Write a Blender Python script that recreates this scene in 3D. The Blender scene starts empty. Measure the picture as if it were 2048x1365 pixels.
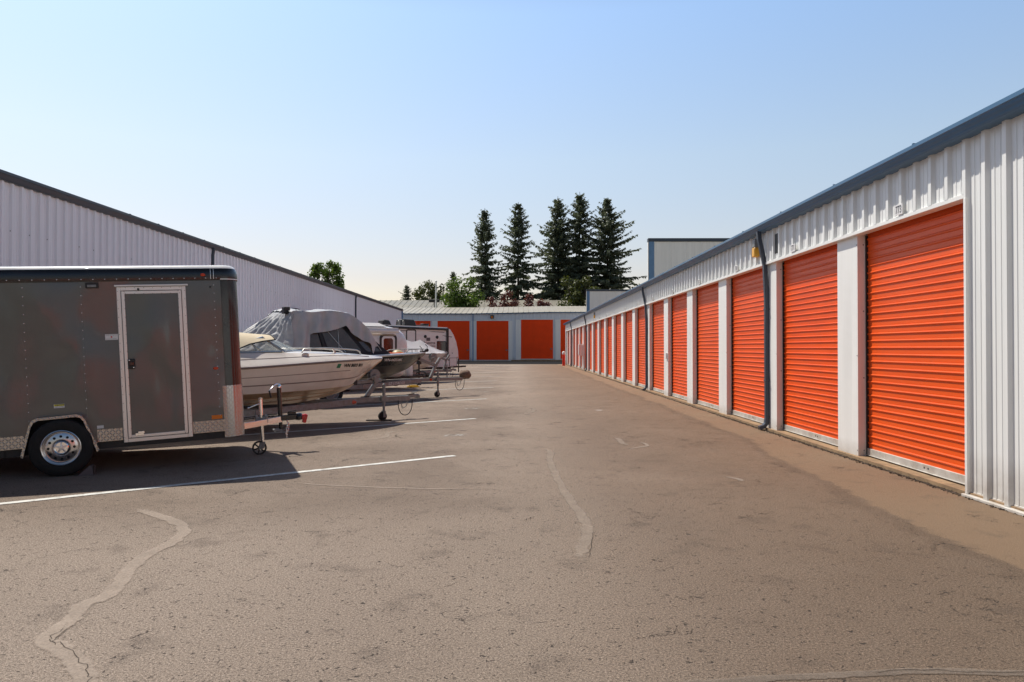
import bpy, bmesh, math, random
from math import sin, cos, pi, radians, sqrt, atan2, tan
from mathutils import Vector, Matrix, noise as mnoise
random.seed(7)
scene = bpy.context.scene
col = scene.collection
V = Vector

# ------------------------------------------------------------------ helpers
class MB:
    """collects faces of ONE mesh object"""
    def __init__(s): s.v = []; s.f = []; s.m = []
    def add(s, vs, fs, m=0):
        b = len(s.v); s.v += [tuple(p) for p in vs]
        for f in fs: s.f.append([i + b for i in f]); s.m.append(m)
    def quad(s, a, b, c, d, m=0): s.add([a, b, c, d], [(0, 1, 2, 3)], m)
    def poly(s, pts, m=0): s.add(pts, [tuple(range(len(pts)))], m)
    def box(s, x0, x1, y0, y1, z0, z1, m=0):
        s.add([(x0,y0,z0),(x1,y0,z0),(x1,y1,z0),(x0,y1,z0),(x0,y0,z1),(x1,y0,z1),(x1,y1,z1),(x0,y1,z1)],
              [(3,2,1,0),(4,5,6,7),(0,1,5,4),(1,2,6,5),(2,3,7,6),(3,0,4,7)], m)
    def obox(s, c, size, M=None, m=0):
        M = M or Matrix.Identity(3); c = V(c); h = V(size) / 2
        vs = [c + M @ V((sx*h.x, sy*h.y, sz*h.z)) for sz in (-1,1) for sx, sy in ((-1,-1),(1,-1),(1,1),(-1,1))]
        s.add(vs, [(3,2,1,0),(4,5,6,7),(0,1,5,4),(1,2,6,5),(2,3,7,6),(3,0,4,7)], m)
    def bar(s, p0, p1, w, h, m=0):
        """rectangular bar between two points, h measured upward"""
        p0 = V(p0); p1 = V(p1); d = (p1 - p0); L = d.length; d.normalize()
        up = V((0,0,1)) if abs(d.z) < .95 else V((1,0,0))
        sd = d.cross(up).normalized(); up = sd.cross(d).normalized()
        s.obox((p0 + p1)/2, (L, w, h), Matrix((d, -sd, up)).transposed(), m)
    def loft(s, rings, closed=True, caps=(False, False), m=0, mf=None):
        n = len(rings[0]); b = len(s.v)
        for r in rings: s.v += [tuple(p) for p in r]
        for i in range(len(rings) - 1):
            for j in range(n if closed else n - 1):
                k = (j + 1) % n
                s.f.append([b+i*n+j, b+i*n+k, b+(i+1)*n+k, b+(i+1)*n+j]); s.m.append(mf(i, j) if mf else m)
        if caps[0]: s.f.append([b + j for j in range(n)][::-1]); s.m.append(m)
        if caps[1]: s.f.append([b + (len(rings)-1)*n + j for j in range(n)]); s.m.append(m)
    def tube(s, pts, r, n=8, m=0, caps=True):
        pts = [V(p) for p in pts]; rings = []; up = None
        for i, p in enumerate(pts):
            d = (pts[min(i+1, len(pts)-1)] - pts[max(i-1, 0)]).normalized()
            if up is None:
                up = V((0,0,1)) if abs(d.z) < .9 else V((1,0,0))
            a = d.cross(up).normalized(); up = a.cross(d).normalized()
            rr = r[i] if isinstance(r, (list, tuple)) else r
            rings.append([p + (a*cos(2*pi*k/n) + up*sin(2*pi*k/n))*rr for k in range(n)])
        s.loft(rings, True, (caps, caps), m)
    def cyl(s, p0, p1, r0, r1=None, n=16, m=0): s.tube([p0, p1], [r0, r1 if r1 is not None else r0], n, m)
    def lathe(s, prof, o, axis, n=24, m=0, mf=None):
        """profile [(radius, along)] round an axis"""
        o = V(o); ax = V(axis).normalized(); a = ax.orthogonal().normalized(); b = ax.cross(a)
        rings = [[o + ax*t + (a*cos(2*pi*k/n) + b*sin(2*pi*k/n))*max(r, 1e-4) for k in range(n)] for r, t in prof]
        s.loft(rings, True, (False, False), m, mf)
    def pieces(s):
        """face lists of the pieces that do not touch one another"""
        n = len(s.v); par = list(range(n))
        def root(i):
            while par[i] != i: par[i] = par[par[i]]; i = par[i]
            return i
        for f in s.f:
            r = root(f[0])
            for i in f[1:]: par[root(i)] = r
        isl = {}
        for k, f in enumerate(s.f): isl.setdefault(root(f[0]), []).append(k)
        L = list(isl.values())
        if not 1 < len(L) < 60: return [list(range(len(s.f)))]
        B = []
        for fs in L:
            P = [s.v[i] for k in fs for i in s.f[k]]
            B.append([(min(p[a] for p in P), max(p[a] for p in P)) for a in range(3)])
        m = len(L); q = list(range(m))
        def rt(i):
            while q[i] != i: i = q[i]
            return i
        for i in range(m):
            for j in range(i):
                if all(B[i][a][0] <= B[j][a][1] + .01 and B[j][a][0] <= B[i][a][1] + .01 for a in range(3)): q[rt(i)] = rt(j)
        G = {}
        for i in range(m): G.setdefault(rt(i), []).extend(L[i])
        return list(G.values())
    def build(s, name, mats, parent=None, bevel=0, smooth=None, segs=1, loc=None, clean=True):
        if parent is not None and clean and 'screw' not in name:      # pieces that stand apart become parts of their own
            G = s.pieces()
            if 1 < len(G) < 12:
                out = []
                for fs in G:
                    t = MB(); idx = {}
                    for k in fs:
                        for i in s.f[k]:
                            if i not in idx: idx[i] = len(t.v); t.v.append(s.v[i])
                        t.f.append([idx[i] for i in s.f[k]]); t.m.append(s.m[k])
                    out.append(t._build(name, mats, parent, bevel, smooth, segs, loc, clean))
                return out[0]
        return s._build(name, mats, parent, bevel, smooth, segs, loc, clean)
    def _build(s, name, mats, parent=None, bevel=0, smooth=None, segs=1, loc=None, clean=True):
        me = bpy.data.meshes.new(name); me.from_pydata(s.v, [], s.f)
        if not isinstance(mats, (list, tuple)): mats = [mats]
        for mt in mats: me.materials.append(mt)
        me.polygons.foreach_set('material_index', s.m)
        bm = bmesh.new(); bm.from_mesh(me)
        if clean: bmesh.ops.recalc_face_normals(bm, faces=bm.faces)
        if bevel:
            es = [e for e in bm.edges if len(e.link_faces) == 2 and e.calc_face_angle(0) > .6]
            bmesh.ops.bevel(bm, geom=es, offset=bevel, segments=segs, affect='EDGES', profile=.6, clamp_overlap=True)
        if smooth:
            for f in bm.faces: f.smooth = True
            for e in bm.edges: e.smooth = len(e.link_faces) != 2 or e.calc_face_angle(0) < smooth
        bm.to_mesh(me); bm.free()
        o = bpy.data.objects.new(name, me); col.objects.link(o)
        if parent: o.parent = parent
        if loc: o.location = loc
        return o

def tag(o, label, cat, group=None, kind=None):
    o['label'] = label; o['category'] = cat
    if group: o['group'] = group
    if kind: o['kind'] = kind
    return o
def struct(o): o['kind'] = 'structure'; return o
def thing(name, label, cat, loc=(0,0,0), rot=(0,0,0), group=None):
    o = bpy.data.objects.new(name, None); col.objects.link(o); o.location = loc; o.rotation_euler = rot
    o.empty_display_size = .2
    return tag(o, label, cat, group)
def copy_part(o, parent, loc=None):
    """a copy of a part and of its sub-parts"""
    c = o.copy(); col.objects.link(c); c.parent = parent
    if loc is not None: c.location = loc
    for ch in list(o.children):
        d = ch.copy(); col.objects.link(d); d.parent = c
    return c
def text_me(body, size, extr=0.0, bold=0.0, shear=0.0, align='CENTER'):
    cu = bpy.data.curves.new('lettering', 'FONT'); cu.body = body; cu.size = size; cu.extrude = extr; cu.offset = bold
    cu.align_x = align; cu.align_y = 'CENTER'; cu.shear = shear; cu.resolution_u = 3
    o = bpy.data.objects.new('lettering', cu); col.objects.link(o)
    bpy.context.view_layer.update()
    me = bpy.data.meshes.new_from_object(o.evaluated_get(bpy.context.evaluated_depsgraph_get()))
    bpy.data.objects.remove(o); bpy.data.curves.remove(cu)
    return me
def text(name, body, size, mt, parent, M, warp=None, bold=0.0, shear=0.0, align='CENTER', sx=1.0):
    me = text_me(body, size, 0, bold, shear, align); me.materials.clear(); me.materials.append(mt)
    for v in me.vertices:
        p = V((v.co.x * sx, v.co.y, 0))
        v.co = warp(p) if warp else M @ p
    o = bpy.data.objects.new(name, me); col.objects.link(o); o.parent = parent
    return o
def frame3(o, u, v):
    """4x4 that maps text x->u, y->v at o"""
    u = V(u).normalized(); v = V(v).normalized(); w = u.cross(v)
    M = Matrix((u, v, w)).transposed().to_4x4(); M.translation = V(o); return M
def lerp(a, b, t): return a + (b - a) * t
def interp(tab, x):
    if x <= tab[0][0]: return tab[0][1]
    for (x0, y0), (x1, y1) in zip(tab, tab[1:]):
        if x <= x1:
            t = (x - x0) / (x1 - x0); return y0 + (y1 - y0) * t
    return tab[-1][1]
def smooth_interp(tab, x):
    """catmull-rom through a table"""
    n = len(tab)
    if x <= tab[0][0]: return tab[0][1]
    if x >= tab[-1][0]: return tab[-1][1]
    for i in range(n - 1):
        if x <= tab[i+1][0]:
            x1, y1 = tab[i]; x2, y2 = tab[i+1]
            x0, y0 = tab[i-1] if i else (2*x1-x2, 2*y1-y2)
            x3, y3 = tab[i+2] if i+2 < n else (2*x2-x1, 2*y2-y1)
            m1 = (y2-y0)/(x2-x0); m2 = (y3-y1)/(x3-x1); h = x2-x1; t = (x-x1)/h
            return (2*t**3-3*t**2+1)*y1 + (t**3-2*t**2+t)*h*m1 + (-2*t**3+3*t**2)*y2 + (t**3-t**2)*h*m2
    return tab[-1][1]

# ------------------------------------------------------------------ materials
def new_mat(name):
    m = bpy.data.materials.new(name); m.use_nodes = True
    return m, m.node_tree, m.node_tree.nodes['Principled BSDF']
def nd(nt, t, **kw):
    n = nt.nodes.new(t)
    for k, v in kw.items():
        if k.startswith('i_'): n.inputs[k[2:].replace('_', ' ')].default_value = v
        else: setattr(n, k, v)
    return n
def noise_node(nt, scale, detail=4, rough=.55, coord='Object', dist=0.0, scl=None):
    tc = nd(nt, 'ShaderNodeTexCoord') if coord != 'World' else nd(nt, 'ShaderNodeNewGeometry')
    out = tc.outputs['Position'] if coord == 'World' else tc.outputs[coord]
    n = nd(nt, 'ShaderNodeTexNoise', i_Scale=scale, i_Detail=detail, i_Roughness=rough, i_Distortion=dist)
    if scl:
        mp = nd(nt, 'ShaderNodeMapping'); mp.inputs['Scale'].default_value = scl
        nt.links.new(out, mp.inputs['Vector']); out = mp.outputs['Vector']
    nt.links.new(out, n.inputs['Vector']); return n
def ramp(nt, src, stops):
    r = nd(nt, 'ShaderNodeValToRGB'); e = r.color_ramp.elements
    while len(e) < len(stops): e.new(.5)
    for el, (p, c) in zip(e, stops):
        el.position = p; el.color = (c, c, c, 1) if isinstance(c, (int, float)) else (*c[:3], 1)
    nt.links.new(src, r.inputs['Fac']); return r
def mixc(nt, fac, a, b, mode='MIX'):
    n = nd(nt, 'ShaderNodeMix', data_type='RGBA', blend_type=mode)
    for sock, val in ((n.inputs['Factor'], fac), (n.inputs['A'], a), (n.inputs['B'], b)):
        if hasattr(val, 'is_output'): nt.links.new(val, sock)
        elif isinstance(val, (int, float)): sock.default_value = val
        else: sock.default_value = (*val[:3], 1)
    return n.outputs['Result']
def math_n(nt, op, a, b=0.0, c=None):
    n = nd(nt, 'ShaderNodeMath', operation=op)
    for i, v in enumerate((a, b) if c is None else (a, b, c)):
        if hasattr(v, 'is_output'): nt.links.new(v, n.inputs[i])
        else: n.inputs[i].default_value = v
    return n.outputs[0]
def pm(name, c, rough=.5, metal=0.0, var=.10, vs=2.5, bump=0.0, bs=40.0, coat=0.0, dirt=None, ds=1.2, spec=.5, coord='Object', rv=.08, bd=.02, scl=None):
    """painted / plain surface with slow colour drift, roughness drift, bump and optional dirt"""
    m, nt, b = new_mat(name)
    n = noise_node(nt, vs, 5, .6, coord, scl=scl)
    lo = [x*(1-var) for x in c]; hi = [min(1, x*(1+var)) for x in c]
    out = ramp(nt, n.outputs['Fac'], [(.3, lo), (.7, hi)]).outputs['Color']
    if dirt:
        n2 = noise_node(nt, ds, 6, .7, coord, .6)
        f = ramp(nt, n2.outputs['Fac'], [(.48, 0.0), (.72, 1.0)]).outputs['Color']
        f2 = math_n(nt, 'MULTIPLY', f, dirt[3])
        out = mixc(nt, f2, out, dirt[:3])
    nt.links.new(out, b.inputs['Base Color'])
    r = ramp(nt, n.outputs['Fac'], [(.3, max(0, rough-rv)), (.7, min(1, rough+rv))])
    nt.links.new(r.outputs['Color'], b.inputs['Roughness'])
    b.inputs['Metallic'].default_value = metal; b.inputs['Specular IOR Level'].default_value = spec
    if coat: b.inputs['Coat Weight'].default_value = coat; b.inputs['Coat Roughness'].default_value = .06
    if bump:
        nb = noise_node(nt, bs, 4, .6, coord)
        bn = nd(nt, 'ShaderNodeBump', i_Strength=bump, i_Distance=bd)
        nt.links.new(nb.outputs['Fac'], bn.inputs['Height']); nt.links.new(bn.outputs['Normal'], b.inputs['Normal'])
    return m
def glass_mat(name, tint=(.75,.82,.82), alpha=.35, rough=.03):
    m, nt, b = new_mat(name)
    n = noise_node(nt, 3, 3)
    r = ramp(nt, n.outputs['Fac'], [(.3, rough), (.7, rough*2)])
    nt.links.new(r.outputs['Color'], b.inputs['Roughness'])
    b.inputs['Base Color'].default_value = (*tint, 1); b.inputs['Alpha'].default_value = alpha
    b.inputs['Specular IOR Level'].default_value = .8
    return m

M = {}
# white metal cladding: faint vertical streaks and grime toward the ground
def cladding(name, c, streak=.12, grime=(.30,.24,.18), gz=.5):
    m, nt, b = new_mat(name)
    n = noise_node(nt, 1.0, 5, .6, 'World', scl=(9, 9, .35))
    base = ramp(nt, n.outputs['Fac'], [(.3, [x*(1-streak) for x in c]), (.7, c)]).outputs['Color']
    g = nd(nt, 'ShaderNodeNewGeometry'); sp = nd(nt, 'ShaderNodeSeparateXYZ'); nt.links.new(g.outputs['Position'], sp.inputs[0])
    n2 = noise_node(nt, 6, 5, .65, 'World')
    h = math_n(nt, 'ADD', math_n(nt, 'MULTIPLY', sp.outputs['Z'], -1/gz), 1.0)
    h = math_n(nt, 'MULTIPLY', math_n(nt, 'MAXIMUM', h, 0.0), math_n(nt, 'MULTIPLY', n2.outputs['Fac'], 1.1))
    nt.links.new(mixc(nt, h, base, grime), b.inputs['Base Color'])
    b.inputs['Roughness'].default_value = .42
    n3 = noise_node(nt, 1.3, 2, .5, 'World'); bn = nd(nt, 'ShaderNodeBump', i_Strength=.12, i_Distance=.03)
    nt.links.new(n3.outputs['Fac'], bn.inputs['Height']); nt.links.new(bn.outputs['Normal'], b.inputs['Normal'])
    return m
M['clad'] = cladding('white_cladding', (.86,.87,.855))
M['clad_grey'] = cladding('pale_grey_cladding', (.86,.87,.95), .08)
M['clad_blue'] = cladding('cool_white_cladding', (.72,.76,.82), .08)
M['trim_white'] = cladding('white_trim', (.87,.865,.84), .06, gz=.25)
M['blue'] = pm('slate_blue_trim', (.05,.135,.25), .38, 0, .12, 1.5, .05, 6)
M['dkblue'] = pm('dark_slate_trim', (.045,.06,.085), .42, 0, .15, 1.5, .05, 6)
M['ltblue'] = pm('blue_corner_trim', (.12,.24,.42), .4)
M['roofmet'] = pm('tan_metal_roof', (.36,.33,.27), .5, .0, .08, .6, coord='World')
M['roofmet2'] = pm('far_metal_roof', (.24,.22,.17), .5, .0, .10, .4, coord='World')
def door_mat():
    m, nt, b = new_mat('orange_door_paint')
    n = noise_node(nt, 1.0, 5, .6, 'World', scl=(1.2, 1.2, 7))
    base = ramp(nt, n.outputs['Fac'], [(.25, (.74,.078,.004)), (.75, (.90,.108,.005))]).outputs['Color']
    oi = nd(nt, 'ShaderNodeObjectInfo')
    base = mixc(nt, math_n(nt, 'MULTIPLY', oi.outputs['Random'], .5), base, (.80,.125,.022))
    n2 = noise_node(nt, 3.5, 6, .7, 'World', 1.0)
    f = ramp(nt, n2.outputs['Fac'], [(.56, 0.0), (.80, .35)]).outputs['Color']
    nt.links.new(mixc(nt, f, base, (.42,.10,.04)), b.inputs['Base Color'])
    b.inputs['Roughness'].default_value = .38; b.inputs['Specular IOR Level'].default_value = .35
    return m
M['door'] = door_mat()
M['alu'] = pm('dull_aluminium', (.52,.52,.50), .38, .75, .12, 8, .05, 60)
M['alu_bright'] = pm('bright_aluminium', (.80,.79,.77), .32, .6, .03, 3, rv=.03)
M['chrome'] = pm('chrome', (.85,.85,.86), .10, 1.0, .04, 5, rv=.04)
M['galv'] = pm('galvanised_steel', (.24,.245,.25), .5, .3, .22, 14, .08, 90, dirt=(.18,.13,.09,.5), ds=5)
M['blackpaint'] = pm('black_gloss_paint', (.012,.012,.014), .22, 0, .2, 4, coat=.4)
M['black'] = pm('black_plastic', (.018,.018,.019), .5, 0, .25, 12, .1, 80)
M['rubber'] = pm('tyre_rubber', (.007,.007,.0075), .75, 0, .3, 10, .25, 60)
M['darkhole'] = pm('dark_recess', (.006,.006,.006), .9)
M['red'] = pm('red_plastic', (.55,.012,.012), .28, 0, .1, 6, coat=.3)
M['redpaint'] = pm('red_bollard_paint', (.72,.035,.012), .4, 0, .1, 4)
M['amber'] = pm('amber_lens', (.75,.18,.01), .2, 0, .1, 6)
M['redlens'] = pm('red_lens', (.6,.05,.01), .2, 0, .1, 6)
M['yellow'] = pm('yellow_plastic', (.72,.45,.03), .45, 0, .12, 6)
M['yellowlens'] = pm('yellow_lamp_lens', (.85,.42,.03), .35, 0, .1, 6)
M['white'] = pm('white_plastic', (.80,.80,.80), .4, 0, .05, 4)
M['gel'] = pm('white_gelcoat', (.78,.72,.66), .22, 0, .05, 1.5, coat=.3, dirt=(.5,.42,.33,.35), ds=1.4)
M['gel_bounce'] = pm('hull_bottom_ground_bounce', (.50,.37,.24), .3, 0, .1, 1.5, coat=.2, dirt=(.40,.28,.17,.6), ds=2)  # white hull bottom; warm light off the ground painted in as tan
M['stripe'] = pm('dark_hull_stripe', (.24,.19,.17), .35)
M['canvas'] = pm('tan_canvas', (.66,.56,.40), .85, 0, .10, 3, .25, 25)
M['blackcanvas'] = pm('black_canvas', (.015,.018,.026), .75, 0, .2, 3, .3, 18)
M['hulldark'] = pm('charcoal_hull_paint', (.028,.030,.030), .28, .2, .2, 2, coat=.3)
M['hullalu'] = pm('bare_aluminium_hull', (.15,.145,.135), .38, .8, .15, 2, .06, 8)
M['hullband'] = pm('grey_hull_band', (.055,.056,.055), .38, .5, .15, 2)
M['glass'] = glass_mat('clear_glass', (.42,.50,.48), .22)
M['darkglass'] = pm('dark_window_glass', (.02,.02,.022), .06, 0, .3, 2, spec=.8)
M['vinyl'] = glass_mat('clear_vinyl_window', (.30,.25,.20), .62, .12)
M['vinyl2'] = pm('smoky_vinyl_window', (.085,.066,.052), .16, 0, .35, 2.2, .12, 5, spec=.7)
M['rv'] = pm('white_caravan_shell', (.80,.78,.78), .3, 0, .04, 1.5, coat=.2, dirt=(.55,.5,.46,.25), ds=1.2)
M['rvgrey'] = pm('grey_decal', (.10,.09,.10), .4)
M['ink'] = pm('black_ink', (.02,.02,.02), .6)
M['inkgrey'] = pm('grey_ink', (.10,.10,.11), .6)
M['sticker'] = pm('white_sticker', (.75,.74,.74), .5, 0, .05)
M['stickyellow'] = pm('yellow_sticker', (.75,.68,.04), .5)
M['green'] = pm('green_sticker', (.02,.20,.10), .5)
M['paint'] = pm('white_road_paint', (.66,.66,.63), .75, 0, .08, 6, .2, 120, dirt=(.22,.19,.17,.85), ds=9, coord='World')
M['paintold'] = pm('worn_road_paint', (.42,.40,.37), .8, 0, .15, 8, .2, 120, dirt=(.20,.17,.15,.9), ds=12, coord='World')
M['bag'] = pm('brown_fabric', (.17,.11,.08), .9, 0, .25, 9, .5, 30)
M['bark'] = pm('bark', (.055,.042,.032), .9, 0, .3, 3, .6, 8)
M['orange'] = pm('orange_fabric', (.75,.10,.02), .6)
M['tanfend'] = pm('tan_vinyl', (.42,.33,.16), .5)
M['orangetape'] = pm('orange_marker', (.75,.13,.02), .5)
def tarp_mat(name, c, rough=.42, b1=.5, b2=.7):
    m, nt, b = new_mat(name)
    n = noise_node(nt, 2.2, 5, .65); n2 = noise_node(nt, 14, 5, .7, dist=1.2)
    nt.links.new(ramp(nt, n.outputs['Fac'], [(.3, [x*.82 for x in c]), (.7, c)]).outputs['Color'], b.inputs['Base Color'])
    b.inputs['Roughness'].default_value = rough
    s = math_n(nt, 'ADD', math_n(nt, 'MULTIPLY', n.outputs['Fac'], b1), math_n(nt, 'MULTIPLY', n2.outputs['Fac'], b2*.25))
    bn = nd(nt, 'ShaderNodeBump', i_Strength=.7, i_Distance=.06)
    nt.links.new(s, bn.inputs['Height']); nt.links.new(bn.outputs['Normal'], b.inputs['Normal'])
    return m
M['tarp'] = tarp_mat('silver_grey_tarp', (.50,.51,.535))
M['cover'] = tarp_mat('pale_grey_boat_cover', (.58,.56,.58), .7, .3, .3)
def trailer_skin():
    m, nt, b = new_mat('charcoal_trailer_skin')
    n = noise_node(nt, 5, 4)
    nt.links.new(ramp(nt, n.outputs['Fac'], [(.3, (.076,.082,.082)), (.7, (.085,.091,.091))]).outputs['Color'], b.inputs['Base Color'])
    b.inputs['Roughness'].default_value = .3; b.inputs['Metallic'].default_value = .15; b.inputs['Specular IOR Level'].default_value = .7
    b.inputs['Coat Weight'].default_value = .85; b.inputs['Coat Roughness'].default_value = .06
    n2 = noise_node(nt, 1.15, 1, .35, 'Object', .3, scl=(1.5, 1, .8)); n3 = noise_node(nt, 900, 2)
    s = math_n(nt, 'ADD', n2.outputs['Fac'], math_n(nt, 'MULTIPLY', n3.outputs['Fac'], .0012))
    bn = nd(nt, 'ShaderNodeBump', i_Strength=.48, i_Distance=.2)
    nt.links.new(s, bn.inputs['Height']); nt.links.new(bn.outputs['Normal'], b.inputs['Normal'])
    nt.links.new(bn.outputs['Normal'], b.inputs['Coat Normal'])
    return m
M['skin'] = trailer_skin()
def tread_plate():
    m, nt, b = new_mat('diamond_tread_plate')
    tc = nd(nt, 'ShaderNodeTexCoord'); sp = nd(nt, 'ShaderNodeSeparateXYZ'); nt.links.new(tc.outputs['Object'], sp.inputs[0])
    u = math_n(nt, 'MULTIPLY', math_n(nt, 'ADD', sp.outputs['X'], math_n(nt, 'MULTIPLY', sp.outputs['Y'], .8)), 31.0); w = math_n(nt, 'MULTIPLY', sp.outputs['Z'], 31.0)
    fu = math_n(nt, 'SUBTRACT', math_n(nt, 'FRACT', u), .5); fw = math_n(nt, 'SUBTRACT', math_n(nt, 'FRACT', w), .5)
    par = math_n(nt, 'FLOORED_MODULO', math_n(nt, 'ADD', math_n(nt, 'FLOOR', u), math_n(nt, 'FLOOR', w)), 2.0)
    a = math_n(nt, 'ADD', fu, fw); c = math_n(nt, 'SUBTRACT', fu, fw)
    sgn = math_n(nt, 'SUBTRACT', math_n(nt, 'MULTIPLY', par, 2.0), 1.0)
    lo = math_n(nt, 'ADD', math_n(nt, 'MULTIPLY', fw, sgn), fu); cr = math_n(nt, 'SUBTRACT', math_n(nt, 'MULTIPLY', fw, sgn), fu)
    h = math_n(nt, 'SUBTRACT', 1.0, math_n(nt, 'ADD', math_n(nt, 'POWER', math_n(nt, 'ABSOLUTE', math_n(nt, 'MULTIPLY', lo, 1.25)), 2.0), math_n(nt, 'POWER', math_n(nt, 'ABSOLUTE', math_n(nt, 'MULTIPLY', cr, 5.0)), 2.0)))
    h = math_n(nt, 'MAXIMUM', h, 0.0)
    bn = nd(nt, 'ShaderNodeBump', i_Strength=1.0, i_Distance=.009)
    nt.links.new(h, bn.inputs['Height']); nt.links.new(bn.outputs['Normal'], b.inputs['Normal'])
    nt.links.new(ramp(nt, h, [(0, (.42,.41,.40)), (.5, (.90,.89,.87))]).outputs['Color'], b.inputs['Base Color'])
    b.inputs['Metallic'].default_value = 1.0; b.inputs['Roughness'].default_value = .2
    return m
M['tread'] = tread_plate()
def leaf_mat(name, c1, c2, trans=.35):
    m = bpy.data.materials.new(name); m.use_nodes = True; nt = m.node_tree; nt.nodes.clear()
    n = noise_node(nt, .9, 4, .6, 'World')
    c = ramp(nt, n.outputs['Fac'], [(.3, c1), (.7, c2)]).outputs['Color']
    d = nd(nt, 'ShaderNodeBsdfDiffuse'); t = nd(nt, 'ShaderNodeBsdfTranslucent'); g = nd(nt, 'ShaderNodeBsdfGlossy', i_Roughness=.45)
    nt.links.new(c, d.inputs['Color']); nt.links.new(mixc(nt, .5, c, (c2[0]*1.6, c2[1]*1.5, c2[2]*.6)), t.inputs['Color'])
    mx = nd(nt, 'ShaderNodeMixShader'); mx.inputs[0].default_value = trans
    nt.links.new(d.outputs[0], mx.inputs[1]); nt.links.new(t.outputs[0], mx.inputs[2])
    m2 = nd(nt, 'ShaderNodeMixShader'); m2.inputs[0].default_value = .04
    nt.links.new(mx.outputs[0], m2.inputs[1]); nt.links.new(g.outputs[0], m2.inputs[2])
    o = nd(nt, 'ShaderNodeOutputMaterial'); nt.links.new(m2.outputs[0], o.inputs['Surface'])
    return m
M['hazy_needles'] = leaf_mat('conifer_needles_with_haze', (.066,.090,.066), (.125,.155,.105), .30)  # needles lightened so their colour carries the distance haze
M['leafgreen'] = leaf_mat('bright_leaves', (.06,.12,.018), (.12,.19,.03), .45)
M['leafdark'] = leaf_mat('dark_leaves', (.035,.055,.012), (.085,.10,.02), .3)
M['leafplum'] = leaf_mat('plum_leaves', (.085,.026,.026), (.15,.05,.048), .3)

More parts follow.
